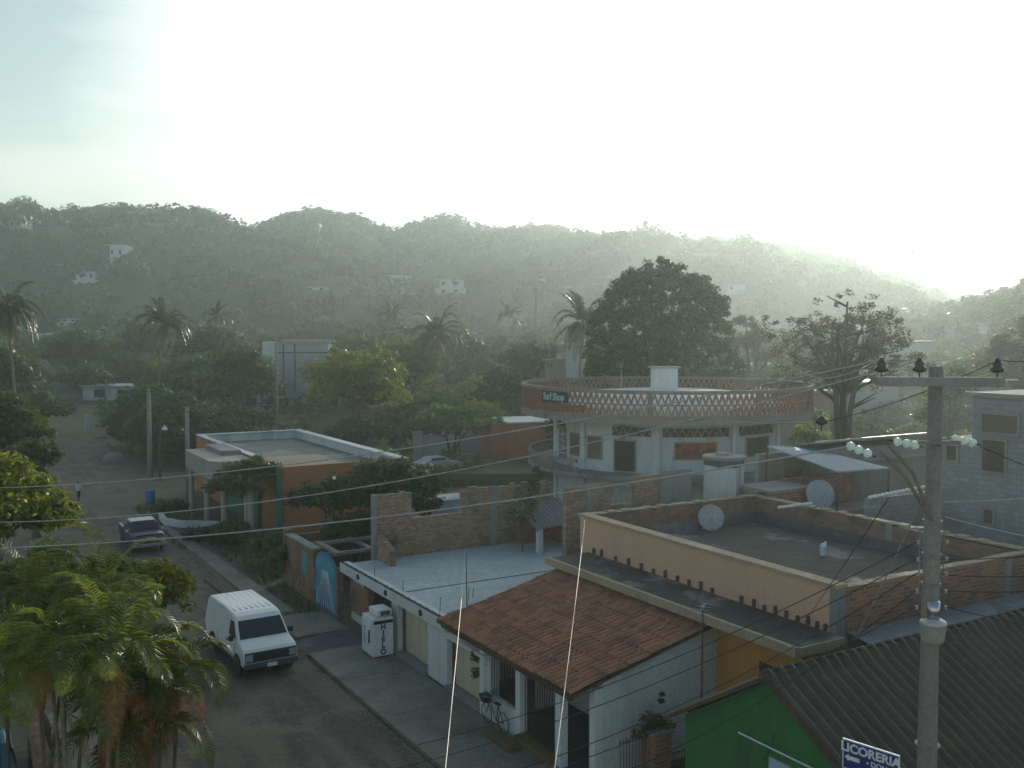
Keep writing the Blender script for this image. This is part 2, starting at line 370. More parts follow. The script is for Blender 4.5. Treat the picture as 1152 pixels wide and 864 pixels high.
x = MB().box(2.6, 4.75, 6, 36, -.2, .14).build('left_sidewalk', m_walk); x.name = 'cracked_sidewalk'; tag(x, 'pale cracked sidewalk under the palms', 'sidewalk', kind='structure')
mb = MB()
for i in range(26):
    a = Vector((random.uniform(11.6, 12.5), random.uniform(46, 64), 0)); r = random.uniform(.05, .14)
mb.tube([(12.3, 47.5, .05), (12.1, 52, .05)], .07, 6)
simple('timber_log', mb, m_wood, 'thin pale log lying along the street edge behind the white van', 'log')
rq = random.Random(17); mb = MB()
for i in range(2600):
    x0, y0 = (rq.uniform(5, 12.65), rq.uniform(22, 78)) if rq.random() < .7 else (12.66-abs(rq.gauss(0, .25)), rq.uniform(22, 70)); r_ = rq.uniform(.015, .06)
    mb.add([(x0-r_, y0, .0), (x0, y0-r_*.8, 0), (x0+r_*.9, y0, 0), (x0, y0+r_, 0), (x0, y0, r_*.7+.006)], [(0, 1, 4), (1, 2, 4), (2, 3, 4), (3, 0, 4)])
tag(mb.build('gravel', m_conc), 'loose stones and grit scattered over the street', 'gravel', kind='stuff')
# grass stuff on lot
rg = random.Random(3); mb = MB()
for i in range(2600):
    if rg.random() < .6: x0, y0 = rg.uniform(12.9, 19), rg.uniform(41.8, 62)
    else: x0, y0 = rg.uniform(12.6, 17), rg.uniform(60, 77)
    if 12.9 < x0 < 14.4 and y0 < 68: continue
    if x0 > 15.3 and y0 < 50: continue
    h = rg.uniform(.1, .35); a = rg.uniform(0, PI); dx, dy = math.cos(a)*.08, math.sin(a)*.08; l = rg.uniform(-.1, .1)
    mb.add([(x0-dx, y0-dy, 0), (x0+dx, y0+dy, 0), (x0+l, y0+l, h)], [(0, 1, 2)])
tag(mb.build('grass', L_dark), 'dark weeds and grass on the empty lot', 'grass', kind='stuff')

# ------------------------------------------------------------------ foliage generators
def leaves(name, mat, clumps, per, size, rs, root, seed=0, up=.5, asp=.55, shell=False):
    r = np.random.default_rng(seed); C = np.array(clumps); n = len(C)*per
    c = np.repeat(C[:, :3], per, 0); rad = np.repeat(C[:, 3], per)
    d = r.normal(size=(n, 3)); d /= np.linalg.norm(d, axis=1)[:, None]
    if shell: d[:, 2] = np.abs(d[:, 2])*1.1-.15
    p = c+d*(rad*r.random(n)**(.1 if shell else .45))[:, None]*np.array([1, 1, .85 if shell else .7])
    nrm = (d*1.6+r.normal(size=(n, 3))*.45) if shell else r.normal(size=(n, 3))+np.array([0, 0, up*2])+d*.8; nrm /= np.linalg.norm(nrm, axis=1)[:, None]
    t = np.cross(nrm, r.normal(size=(n, 3))); t /= np.linalg.norm(t, axis=1)[:, None]; b = np.cross(nrm, t)
    s = (size*r.uniform(.6, 1.3, n)*(np.clip(rad/4.2, .6, 1.15) if shell else 1))[:, None]
    v = np.empty((n, 4, 3)); v[:, 0] = p-t*s; v[:, 1] = p+b*s*asp; v[:, 2] = p+t*s-nrm*s*.25; v[:, 3] = p-b*s*asp
    me = bpy.data.meshes.new(name); me.vertices.add(n*4); me.vertices.foreach_set('co', v.ravel())
    me.loops.add(n*4); me.loops.foreach_set('vertex_index', np.arange(n*4, dtype=np.int32)); me.polygons.add(n)
    me.polygons.foreach_set('loop_start', np.arange(0, n*4, 4, dtype=np.int32)); me.materials.append(mat); me.update(calc_edges=True)
    o = bpy.data.objects.new(name, me); col.objects.link(o)
    if root is not None: o.parent = root
    return o
def lobeclumps(lobes, n, cr, rnd, low=-.35):
    out = []; tot = sum(l[3]*l[4]+l[3]*l[5] for l in lobes)
    for l in lobes:
        k = max(3, int(n*(l[3]*l[4]+l[3]*l[5])/tot)); j = 0
        while j < k:
            d = Vector((rnd.gauss(0, 1), rnd.gauss(0, 1), rnd.gauss(0, 1))).normalized()
            if d.z < low: continue
            q = rnd.uniform(.62, 1.08) if rnd.random() < .8 else rnd.uniform(.2, .7)
            out.append((l[0]+d.x*l[3]*q, l[1]+d.y*l[4]*q, l[2]+d.z*l[5]*q, cr*rnd.uniform(.6, 1.3))); j += 1
    return out
def domeclumps(h, w, n, cr, rnd):
    out = []; p = 2.5; zc = h*.4
    while len(out) < n:
        d = Vector((rnd.gauss(0, 1), rnd.gauss(0, 1), rnd.gauss(0, 1))).normalized()
        if d.z < -.45: continue
        k = (abs(d.x)**p+abs(d.y)**p+abs(d.z)**p)**(-1/p) if False else ((d.x**2+d.y**2)**(p/2)+abs(d.z)**p)**(-1/p)
        b = 1+.07*noise.noise(d*2.3)+.05*noise.noise(d*6)
        q = (rnd.uniform(.86, 1.0) if rnd.random() < .8 else rnd.uniform(.4, .8))*k*b
        out.append((d.x*q*w*.5, d.y*q*w*.5, zc+d.z*q*(h-zc), cr*rnd.uniform(.6, 1.2)))
    return out
def tree(name, label, h, w, seed, mat, loc=(0, 0, 0), group=None, nlobe=7, nclump=70, per=34, size=.2, cr=.55, low=.42, sparse=0, cat='tree', flat=.5, tr=None, dome=False):
    rnd = random.Random(seed); root = T(name, loc, label, cat, group)
    lobes = []
    if dome:
        lobes = [(0, 0, h*.42, w/2*.95, w/2*.95, h*.54)]
        for k in range(12):
            a = rnd.uniform(0, 2*PI); q = rnd.uniform(.1, .75)*w/2; lobes.append((q*math.cos(a), q*math.sin(a), h*.42+h*.46*math.sqrt(1-(q/(w/2))**2), w*.12, w*.12, w*.08))
    else:
        for k in range(nlobe):
            a = 2.4*k+rnd.uniform(-.5, .5); q = w/2*math.sqrt((k+.3)/nlobe)*.72
            rr = w*rnd.uniform(.17, .27); z = h*low+(h*(1-low)-rr*.8)*(1-(q/(w/2))**2*rnd.uniform(.4, 1.))*rnd.uniform(.72, 1)
            lobes.append((q*math.cos(a), q*math.sin(a), max(z, h*low), rr, rr, rr*flat*1.4))
    mb = MB(); r0 = tr or h*.028+.05
    fork = h*low*.62
    mb.tube([(0, 0, -.1), (rnd.uniform(-.1, .1), rnd.uniform(-.1, .1), fork*.5), (rnd.uniform(-.2, .2), rnd.uniform(-.2, .2), fork)], [r0*1.25, r0*.95, r0*.8], 9)
    f = Vector((0, 0, fork*.95))
    mids = []
    for l in lobes:
        e = Vector((l[0]*.9, l[1]*.9, l[2]+l[5]*.2)); st_ = f
        if len(mids) >= 4: st_ = min(mids, key=lambda q: (q-e).length)
        m_ = st_.lerp(e, .5)+Vector((rnd.uniform(-.3, .3), rnd.uniform(-.3, .3), rnd.uniform(-.1, .4)))
        if len(mids) < 4: mids.append(m_)
        if st_ is not f:
            mb.tube([st_, m_, e], [r0*.3, r0*.2, r0*.08], 5)
            for j in range(3): g_ = m_.lerp(e, rnd.random()); mb.tube([g_, g_+Vector((rnd.uniform(-1, 1)*l[3], rnd.uniform(-1, 1)*l[3], rnd.uniform(0, 1)*l[5]))], [r0*.12, r0*.04], 4)
            continue
        mb.tube([f, m_, e], [r0*.62, r0*.36, r0*.12], 6)
        for j in range(4 if sparse else 2):
            g_ = m_.lerp(e, rnd.random()); mb.tube([g_, g_+Vector((rnd.uniform(-1, 1)*l[3], rnd.uniform(-1, 1)*l[3], rnd.uniform(0, 1)*l[5]))], [r0*.18, r0*.05], 5)
    mb.v = [(x+loc[0], y+loc[1], z+loc[2]) for x, y, z in mb.v]
    mb.build('trunk', m_bark, root, smooth=True)
    leaves('crown', mat, domeclumps(h, w, nclump, cr, rnd) if dome else lobeclumps(lobes, nclump, cr, rnd, -.35), per, size, None, root, seed)
    return root
def frond(vs, fs, base, az, up0, length, droop, nl=26, ll=.75, lw=.05, rnd=random, vshape=.35, twist=0):
    p = Vector(base); d = Vector((math.cos(az)*math.cos(up0), math.sin(az)*math.cos(up0), math.sin(up0)))
    side = Vector((-math.sin(az), math.cos(az), 0)); pts = []; st = length/nl
    for i in range(nl+1):
        pts.append((p.copy(), d.copy())); p = p+d*st; d = (d+Vector((0, 0, -droop*st/length*(1+i/nl)))).normalized()
    for i, (p, d) in enumerate(pts):
        t = i/nl; l = ll*math.sin(PI*min(1, .12+t*.88))**.6*(1-.35*t)*rnd.uniform(.85, 1.1)
        nrm = side.cross(d).normalized()
        if i < nl:
            q = pts[i+1][0]; w = side*.02*(1.3-t)*length/3; b = len(vs); vs += [p-w, p+w, q+w, q-w]; fs.append((b, b+1, b+2, b+3))
        if t < .1: continue
        for s in (-1, 1):
            e = (side*s*.9+d*.55+nrm*(-vshape)*(-1 if nrm.z < 0 else 1)*rnd.uniform(.3, 1.3)).normalized()
            e.z -= .1; m_ = p+e*l*.55; tip = p+e*l+Vector((0, 0, -.22*l)); w = d*lw
            b = len(vs); vs += [p-w*.5, p+w*.5, m_+w, tip, m_-w]; fs.append((b, b+1, b+2, b+3, b+4))
def palm(name, label, h, loc, seed, n=16, fl=3.2, group=None, dead=6, lean=(.5, .2), mat=None, ll=.75, lw=.05):
    rnd = random.Random(seed); root = T(name, loc, label, 'palm tree', group); lx, ly = lean
    top = Vector((lx, ly, h)); mb = MB(); k = 10
    mb.tube([Vector((lx*(i/k)**1.6, ly*(i/k)**1.6, h*i/k-.1*(i == 0))) for i in range(k+1)], [.2 if i == 0 else .15-.05*i/k for i in range(k+1)], 8)
    mb.v = [tuple(Vector(v)+Vector(loc)) for v in mb.v]; mb.build('trunk', m_palmb, root, smooth=True)
    vs, fs = [], []
    for i in range(n):
        az = 2*PI*i*.618+rnd.uniform(-.2, .2); frond(vs, fs, top, az, rnd.uniform(-.3, 1.4), fl*rnd.uniform(.9, 1.3), rnd.uniform(1.2, 2.4), rnd=rnd, ll=ll, lw=lw)
    x = MB().add(vs, fs); x.v = [tuple(Vector(v)+Vector(loc)) for v in x.v]; x.build('crown', mat or L_palmf, root)
    if dead:
        vs, fs = [], []
        for i in range(dead): frond(vs, fs, top-Vector((0, 0, .2)), rnd.uniform(0, 2*PI), rnd.uniform(-1.3, -.6), fl*rnd.uniform(.6, .8), 1.2, rnd=rnd, ll=.5, lw=.04)
        x = MB().add(vs, fs); x.v = [tuple(Vector(v)+Vector(loc)) for v in x.v]; x.build('dead_fronds', L_husk, root)
    return root

# ------------------------------------------------------------------ hillside wood (stuff)
rnd = random.Random(11); cl = []
def addwood(n, b0, b1, p0, p1, r0, r1, edge=None):
    for i in range(n):
        px = rnd.uniform(p0, p1); b = math.sqrt(rnd.uniform(b0*b0, b1*b1)); a = (px-576)/FL*b
        z = hgt(a, b)
        w = fa(a, b)
        if noise.fractal(Vector((a/55, b/80, 7.7)), 1., 2., 3) > .62 and b < 600: continue
        if road_clear(w.x, w.y): continue
        r = (r0*.8+(r1*1.15-r0*.8)*rnd.random()**1.8)*(.75+.6*(noise.noise(Vector((a/40, b/40, 1.)))+.5))
        if edge and b > edge and px > 900: r *= .7
        cl.append((w.x, w.y, z+r*.55, r))
def road_clear(x, y):
    if y < -20 or y > 300: return False
    i = np.interp(y, [q[0] for q in road], [(q[1]+q[2])/2 for q in road]); return abs(x-i) < (7 if y < 120 else 4.5)
addwood(4300, 225, 700, -260, 1420, 2.6, 6.2)
addwood(1100, 560, 680, -150, 1300, 2.6, 6.5)
addwood(700, 1150, 1300, 800, 1250, 4, 7)
addwood(900, 225, 400, 950, 1420, 2.2, 4.2)
addwood(420, 615, 655, -150, 1300, 4.5, 7.5)
for i in range(240):
    px = rnd.uniform(-100, 1150); b = rnd.uniform(628, 645); a = (px-576)/FL*b; w = fa(a, b); z = hgt(a, b); r = rnd.uniform(2.5, 5.); h = rnd.uniform(2, 8)
    for k in range(4): cl.append((w.x+rnd.uniform(-.5, .5)*r, w.y+rnd.uniform(-.5, .5)*r, z+h*k/3, r*(.45+.2*k)))
nw_ = len(cl)
tag(leaves('hillside_wood', L_hill, cl, 64, 1.0, None, None, 5, asp=.75, shell=True), 'dense hazy woodland covering the far hills', 'woodland', kind='stuff')

und = []
for i in range(3000):
    b = math.sqrt(rnd.uniform(84**2, 250**2)); px = rnd.uniform(-80, 1240); a = (px-576)/FL*b; w = fa(a, b)
    i_ = np.interp(w.y, [q[0] for q in road], [(q[1]+q[2])/2 for q in road])
    if abs(w.x-i_) < 4.6 or (76 < w.y < 86 and w.x < 34) or any(x0 < w.x < x1 and y0 < w.y < y1 for x0, x1, y0, y1 in [(17, 30, 55, 92), (42, 55, 74, 95), (28, 43, 32, 58)]): continue
    if noise.noise(Vector((w.x/14, w.y/14, 0))) < -.12: continue
    und.append((w.x, w.y, hgt(a, b)+rnd.uniform(.4, 1.6), rnd.uniform(.8, 1.8)))
tag(leaves('undergrowth', L_mid, und, 36, .32, None, None, 8, up=.5, asp=.7), 'tangled green undergrowth between the town trees', 'undergrowth', kind='stuff')

# ------------------------------------------------------------------ individual trees
NT = 0
def tpx(label, px, ytop, D, wpx, mat, seed, name='broadleaf_tree', ybot=None, **k):
    top = at(px, ytop, D); w = wpx/FL*D
    return tree(name, label, top.z, w, seed, mat, loc=(top.x, top.y, 0), **k)
tpx('huge dark round-domed tree rising behind the round building with the white roof hut', 745, 297, 78, 176, L_dome, 21, name='mango_tree', nclump=1000, per=50, size=.2, cr=.62, dome=True)
tpx('tall airy tree with sparse reddish feathery leaves and bare forks behind the tin shed', 952, 314, 60, 190, L_rust, 22, name='feathery_tree', nlobe=22, nclump=330, per=46, size=.085, cr=.42, low=.32, sparse=1, flat=.38)
tpx('bushy yellow-green tree filling the far left edge above the power wires', -16, 472, 36, 150, L_yel, 23, nlobe=20, nclump=520, per=55, size=.11, cr=.45, low=.14, flat=.6)
tpx('shadowed tree rising at the left edge just behind the bright yellow-green tree', 0, 442, 66, 96, L_mid, 24, nclump=190, per=40, size=.2, low=.3)
tpx('broad yellow-topped tree with drooping sides beside the white walled roof terrace', 402, 384, 98, 128, L_yel, 25, nlobe=12, nclump=260, per=44, size=.22, cr=.75, low=.25)
tpx('dark tree in front of the grey tower-like house with two seams', 268, 380, 112, 78, L_mid, 26, nlobe=9, nclump=170, per=40, size=.24, cr=.8, low=.25)
tpx('leafy tree with light green upper twigs behind the grey gate pillar', 508, 438, 92, 112, L_mid, 27, nlobe=10, nclump=190, per=40, size=.2, cr=.65, low=.2, flat=.4)
tpx('mid green tree between the pale palm and the great domed tree', 600, 374, 125, 75, L_dark, 28, nclump=150, per=38, size=.26, cr=.8, low=.2)
tpx('small open tree just right of the great domed tree', 848, 346, 112, 66, L_rust, 29, nclump=110, per=30, size=.22, cr=.6, low=.3)
tpx('dense dark bushy tree growing against the terracotta house by its green column', 276, 508, 62, 86, L_mid, 30, nlobe=8, nclump=150, per=36, size=.14, cr=.4, low=.25)
tpx('low dark spreading tree behind the roofless pale brick wall', 440, 508, 54, 140, L_dark, 31, nlobe=10, nclump=230, per=40, size=.15, cr=.5, low=.3)
tpx('hazy reddish tree at the right edge above the grey block house', 1150, 350, 85, 110, L_rust, 32, nlobe=9, nclump=150, per=34, size=.2, cr=.7, low=.2)
tpx('green bush tree behind the power pole and left of the grey block house', 1068, 392, 80, 60, L_mid, 33, nclump=110, per=34, size=.18, cr=.6, low=.15)
tpx('low bright green tree below the feathery tree beside the round building', 915, 455, 72, 52, L_yel, 34, nclump=80, per=34, size=.16, cr=.5, low=.1)
tpx('dark hedge-like tree in front of the low white house down the street', 150, 452, 118, 60, L_mid, 35, nclump=120, per=34, size=.22, cr=.7, low=.1)
tpx('round dark tree beside the twin poles at the street corner', 168, 462, 100, 62, L_dark, 36, nclump=120, per=36, size=.2, cr=.6, low=.12)
tpx('tree with dark crown at the corner left of the beige canopy', 196, 455, 108, 60, L_mid, 37, nclump=120, per=36, size=.2, cr=.6, low=.15)
tpx('dark tree standing by the far end of the dirt street', 95, 402, 170, 70, L_dark, 38, nclump=110, per=32, size=.34, cr=1.1, low=.15)
tpx('small tree with bright leaf tips leaning over the parked pickup', 160, 612, 31, 105, L_yel, 39, nlobe=9, nclump=120, per=44, size=.1, cr=.34, low=.5, flat=.4)
tpx('leafy shrub tree below the bright yellow-green tree at the left edge', 40, 596, 30, 120, L_mid, 40, nlobe=9, nclump=150, per=40, size=.11, cr=.4, low=.35)
tpx('low dark leafy tree between the left palms and the street', 118, 620, 27, 100, L_mid, 46, nlobe=8, nclump=130, per=40, size=.1, cr=.36, low=.3)
tpx('low shrub growing in front of the beige porch columns', 262, 585, 60, 60, L_dark, 41, name='shrub', nclump=70, per=36, size=.12, cr=.35, low=.15, cat='shrub')
tpx('dark shrub heap behind the arched blue gate wall', 400, 560, 52, 70, L_dark, 42, name='shrub', nclump=90, per=36, size=.13, cr=.4, low=.15, cat='shrub')
tpx('green shrubs on the corner island by the parked pickup', 190, 562, 72, 50, L_dark, 43, name='shrub', nclump=60, per=30, size=.13, cr=.35, low=.1, cat='shrub')
tpx('dark leafy tree at the left side of the street beyond the bright yellow-green tree', 38, 470, 62, 60, L_mid, 51, nclump=110, per=36, size=.15, cr=.45, low=.12)
tpx('dense dark tree covering the right end of the terracotta house wall', 372, 522, 57, 90, L_dark, 52, nlobe=9, nclump=170, per=38, size=.14, cr=.42, low=.12)
tpx('leafy bush tree hiding the right half of the terracotta house roof edge', 425, 500, 74, 60, L_mid, 53, nclump=110, per=34, size=.17, cr=.5, low=.2)
tpx('tangle of dark bushes at the foot of the green column', 305, 590, 55, 62, L_dark, 54, name='shrub', nclump=80, per=36, size=.11, cr=.35, low=.1, cat='shrub')
tpx('dark bush at the near end of the empty lot beside the brick street wall', 322, 606, 51, 40, L_mid, 55, name='shrub', nclump=50, per=36, size=.1, cr=.3, low=.1, cat='shrub')
tpx('rounded bush between the footpath and the beige porch', 236, 590, 62, 60, L_dark, 56, name='shrub', nclump=50, per=36, size=.11, cr=.3, low=.1, cat='shrub')
tpx('broad green tree standing behind the low white street house', 130, 385, 190, 90, L_mid, 57, nlobe=9, nclump=140, per=36, size=.34, cr=1.1, low=.1)
tpx('large tree rising behind the terracotta house, left of the tall grey house', 215, 395, 130, 100, L_dark, 58, nlobe=10, nclump=180, per=38, size=.26, cr=.9, low=.1)
tpx('wide bushy tree behind the orange box house', 570, 398, 112, 90, L_mid, 59, nlobe=9, nclump=160, per=38, size=.25, cr=.8, low=.1)
tpx('olive bush leaning over the foot of the round building at left', 600, 535, 52, 40, L_dark, 61, name='shrub', nclump=60, per=36, size=.1, cr=.3, low=.1, cat='shrub')
tpx('dark reddish-brown bush tree behind the leaning wooden pole', 190, 476, 97, 84, L_dark, 151, nlobe=9, nclump=150, per=36, size=.19, cr=.6, low=.08)
tpx('scrubby tree beside the rubble heaps at the right of the far street', 143, 474, 116, 50, L_rust, 152, nclump=90, per=34, size=.22, cr=.6, low=.08)
tpx('dense tree pressing on the left side of the far street', 46, 436, 118, 60, L_mid, 153, nclump=110, per=34, size=.24, cr=.7, low=.08)
tpx('dark tree just beyond the left street edge, behind the shadowed left tree', 62, 452, 150, 44, L_dark, 154, nclump=80, per=34, size=.28, cr=.8, low=.08)
# background trees one can tell apart: prototypes then copies
G1 = 'trees in the valley behind the houses'
protos = []
for i, (mt, h, w, kk) in enumerate(((L_dark, 9, 9, {}), (L_mid, 8, 8, {}), (L_yel, 7.5, 8, {}), (L_mid, 10, 8, dict(flat=.6)), (L_rust, 8, 7, dict(sparse=1)), (L_dark, 7, 9, dict(flat=.4)))):
    protos.append(tree('valley_tree', 'hazy leafy tree standing in the wooded valley below the hills', h, w, 60+i, mt, nclump=120, per=36, size=.3, cr=1.05, low=.08, nlobe=10, **kk))
keep = [(17, 30, 55, 92), (42, 50, 74, 90), (45, 68, 150, 215), (10, 40, 145, 165), (28, 43, 32, 58), (60, 72, 95, 110)]
placed = []; used = 0; tries = 0
while used < 285 and tries < 20000:
    tries += 1
    b = math.sqrt(rnd.uniform(86**2, 240**2)); px = rnd.uniform(-80, 1240); a = (px-576)/FL*b; w = fa(a, b)
    if road_clear(w.x, w.y) or any(x0 < w.x < x1 and y0 < w.y < y1 for x0, x1, y0, y1 in keep): continue
    if 76 < w.y < 86 and w.x < 30: continue
    if 455 < px < 590 and b < 105: continue
    if 900 < px < 1000 and b < 130 and rnd.random() < .6: continue
    if any((w.x-q[0])**2+(w.y-q[1])**2 < (4.2 if b < 130 else 6.0)**2 for q in placed): continue
    placed.append((w.x, w.y)); k = used % 6 if used < 6 else rnd.randrange(6)
    s = rnd.uniform(.9, 1.5)*(.66 if b < 115 else 1); z = hgt(a, b)
    if 288 < px < 372 and b < 175: continue
    if 85 < px < 205 and 112 < b < 185: continue
    if 960 < px < 1100: s *= .7
    lb = 'hazy tree in the valley wood, left of the round building and its neighbours' if px < 560 else 'hazy tree in the valley wood, behind and right of the round building'
    if b < 125: lb = 'leafy tree among the nearer rooftops, left part of town' if px < 560 else 'leafy tree among the nearer rooftops behind the round building'
    gr = 'valley trees, town left' if px < 560 else 'valley trees, town right'
    if b < 125: gr = gr.replace('valley', 'rooftop')
    if used < 6: o = protos[k]; o.location = (w.x, w.y, z); o.rotation_euler = (0, 0, rnd.uniform(0, 6)); o.scale = (s, s, s); o['label'] = lb; o['group'] = gr
    else: dup(protos[k], (w.x, w.y, z), rnd.uniform(0, 6), (s*rnd.uniform(.9, 1.2), s*rnd.uniform(.9, 1.2), s), lb, gr)
    used += 1
# palms
def ppx(label, px, yc, D, seed, **k):
    c = at(px, yc, D); z0 = 0; return palm('coconut_palm', label, c.z-z0, (c.x, c.y, z0), seed, **k)
ppx('tall coconut palm with a skirt of drooping dead fronds at the left edge', 16, 345, 92, 71, n=26, fl=4.0, dead=18, lean=(-.6, .3), lw=.07)
ppx('coconut palm with ragged crown above the trees left of the grey tower-like house', 176, 365, 125, 72, n=26, fl=4.5, dead=10, lean=(.8, 0), lw=.09)
ppx('coconut palm with wide dark crown in front of the hazy hill, middle of the town', 489, 375, 120, 73, n=26, fl=4.8, dead=8, lean=(.5, .5), lw=.09)
ppx('pale coconut palm with upright fronds beside the great domed tree', 650, 364, 105, 74, n=26, fl=4.4, dead=0, lean=(.4, -.3), lw=.09)
for i, (px, py, D) in enumerate(((430, 300, 330), (372, 306, 300), (575, 350, 200), (440, 350, 210), (240, 345, 190))):
    c = at(px, py, D); a = c.x*RX+c.y*RY; b = c.x*FX+c.y*FY; z0 = hgt(a, b)
    hh = max(6, min(14, c.z-z0))
    if i == 0: pp = palm('hill_palm', 'small hazy palm sticking out of the wood on the hillside', hh, (c.x, c.y, z0), 75, n=12, fl=3.6, dead=0, lw=.16, group='hazy palms on the hillside')
    else: dup(pp, (c.x, c.y, z0), i*1.3)
# areca palms, foreground left
def areca(label, px, py, D, seed, stems=6, fl=2.4, spread=.7, hh=None, dry=3, mat=None):
    rn = random.Random(seed); c = at(px, py, D); root = T('areca_palm', (c.x, c.y, .1), label, 'palm tree'); base = Vector((c.x, c.y, .1)); mb = MB(); vs, fs = [], []; v2, f2 = [], []
    for s in range(stems):
        a = 2*PI*s/stems+rn.uniform(-.3, .3); q = spread*rn.uniform(.4, 1.2); h = c.z*rn.uniform(.72, 1.02)
        bt = base+Vector((math.cos(a)*.3, math.sin(a)*.3, 0)); tp = base+Vector((math.cos(a)*q, math.sin(a)*q, h))
        mb.tube([bt, bt.lerp(tp, .5)+Vector((0, 0, .2)), tp], [.06, .045, .035], 7)
        for k in range(8): frond(vs, fs, tp, a+2*PI*k/8+rn.uniform(-.3, .3), rn.uniform(.35, 1.35), fl*rn.uniform(.75, 1.1), rn.uniform(1.6, 2.8), nl=30, ll=.52, lw=.022, rnd=rn, vshape=-.3)
        for k in range(dry if s % 2 == 0 else 0): frond(v2, f2, tp-Vector((0, 0, .3)), rn.uniform(0, 6.3), rn.uniform(-.5, .4), fl*.7, 3., nl=24, ll=.4, lw=.018, rnd=rn)
    mb.build('stem', m_bark if seed % 2 else m_palmb, root, smooth=True); MB().add(vs, fs).build('crown', mat or L_palm, root)
    if v2: MB().add(v2, f2).build('dead_fronds', L_dry, root)
areca('clumped palm with rust-brown dead fronds hanging over the street, nearest the white van', 165, 728, 20, 81, stems=4, fl=1.9, dry=5, spread=.8)
areca('clumped green palm with pale stems at the bottom left corner', 92, 722, 19, 82, stems=5, fl=1.9, dry=3, spread=.9)
areca('clumped palm with bright arching fronds above the blue car', 5, 705, 20, 83, stems=4, fl=2.0, dry=1, spread=.9, mat=L_yel)
areca('clumped palm with upright narrow fronds behind the bottom left palms', 60, 655, 24, 84, stems=6, fl=2.3, dry=1)
areca('slender clumped palm drooping towards the street below the small bright tree', 135, 655, 23.5, 85, stems=6, fl=2.1, dry=0, mat=L_yel)
c = onz(215, 905, 0); 
areca('low young palm with arching green fronds at the bottom edge by the kerb', 150, 828, 21, 86, stems=3, fl=1.9, dry=0)
# banana-like plant with pale blossom
c = at(106, 610, 24.5); root = T('flowering_plant', (c.x, c.y, 0), 'tall thin plant topped by a pale pink blossom at the left of the street', 'plant')
mb = MB().tube([(c.x, c.y, 0), (c.x+.1, c.y, c.z-.1)], [.05, .02], 6); mb.build('stem', m_bark, root)
mb = MB(); rn = random.Random(5)
for k in range(9):
    a = rn.uniform(0, 6.3); e = rn.uniform(.1, .9); d = Vector((math.cos(a)*math.cos(e), math.sin(a)*math.cos(e), math.sin(e))); s = Vector((-math.sin(a), math.cos(a), 0))*.05; mb.add([c-s*.3, c+d*.09-s, c+d*.17, c+d*.09+s], [(0, 1, 2, 3)])
mb.build('blossom', m_pinkfl, root)
leaves('foliage', L_yel, [(0, 0, c.z-.5-.35*k, .35) for k in range(6)], 22, .14, None, root, 9)

# ------------------------------------------------------------------ house 1: white garage building
def corrug(mb, p0, ux, L, uy, Wd, amp, pitch, n=6, thick=.012):
    """sheet from p0 along ux (length L) with waves across uy (width Wd)"""
    p0 = Vector(p0); ux = Vector(ux).normalized(); uy = Vector(uy).normalized(); nn = ux.cross(uy).normalized()
    if nn.z < 0: nn = -nn
    k = int(Wd/pitch*n); top = []; bot = []
    for i in range(k+1):
        w = Wd*i/k; h = amp*math.sin(2*PI*w/pitch)
        for l in (0, L): top.append(p0+ux*l+uy*w+nn*h); bot.append(p0+ux*l+uy*w+nn*(h-thick))
    m_ = len(top); fs = []
    for i in range(k): a = 2*i; fs += [(a, a+1, a+3, a+2), (m_+a+2, m_+a+3, m_+a+1, m_+a), (a+2, m_+a+2, m_+a, a), (a+1, m_+a+1, m_+a+3, a+3)]
    mb.add(top+bot, fs)
X0 = 15.85
h1 = T('garage_building', (20, 36, 0), 'long white flat-roofed building with cream garage doors and drain holes', 'building')
mb = MB()
mb.box(16.15, 27.4, 31.25, 41.9, 2.2, 2.5); mb.build('roof', m_roofw, h1)
mb = MB(); mb.box(15.6, 16.149, 28.2, 31.3, 2.1, 2.22); mb.box(15.7, 16.15, 31.3, 41.8, 2.2, 2.62); mb.build('fascia', m_white, h1, bevel=.02)
mb = MB(); mb.box(15.72, 15.8, 31.32, 41.7, 2.625, 2.66); 
for k in range(60): mb.box(15.74+.02*math.sin(k*3.), 15.8, 31.5+k*.17, 31.6+k*.17, 2.66, 2.68+.02*math.sin(k*5.3)**2)
mb.build('gutter_edge', m_dconc, h1)
for y in (39.6, 36.6, 33.3):
    MB().lathe((15.71, y, 2.42), [(.0, 0), (.12, 0), (.12, .05), (0, .05)], 16, axis=(-1, 0, 0)).build('drain_hole', m_black, h1)
mb = MB(); mb.box(15.84, 16.3, 31.4, 33.0, .1, 2.199); mb.box(15.84, 16.2, 35.75, 36.35, .1, 2.199); mb.box(15.84, 16.2, 28.2, 28.75, .1, 2.09); mb.box(16.25, 16.4, 28.75, 36, .1, 2.19); mb.box(16.2, 16.45, 36.3, 41.7, .0, .4)
mb.box(18.9, 19.1, 36.3, 41.7, 0, 2.19); mb.box(16.4, 27, 41.55, 41.8, 0, 2.19); mb.box(16.4, 27, 31.3, 31.5, 0, 2.19); mb.box(27, 27.2, 31.3, 41.8, 0, 2.19); mb.box(16.4, 18.9, 36.0, 36.2, 0, 2.19)
mb.build('wall', m_white, h1)
for y0, y1 in ((33.02, 35.73), (28.77, 31.38)):
    mb = MB(); mb.box(16.14, 16.2, y0, y1, .25, 2.08)
    for k in range(1, 4): yy = y0+(y1-y0)*k/4; mb.box(16.125, 16.14, yy-.02, yy+.02, .27, 2.06)
    d = mb.build('garage_door', m_cream, h1)
    sub('door_frame', MB().box(16.05, 16.13, y1-.09, y1-.0, .15, 2.1), m_rust, d)
    sub('threshold', MB().box(15.7, 16.12, y0, y1, .08, .24), m_conc, d)
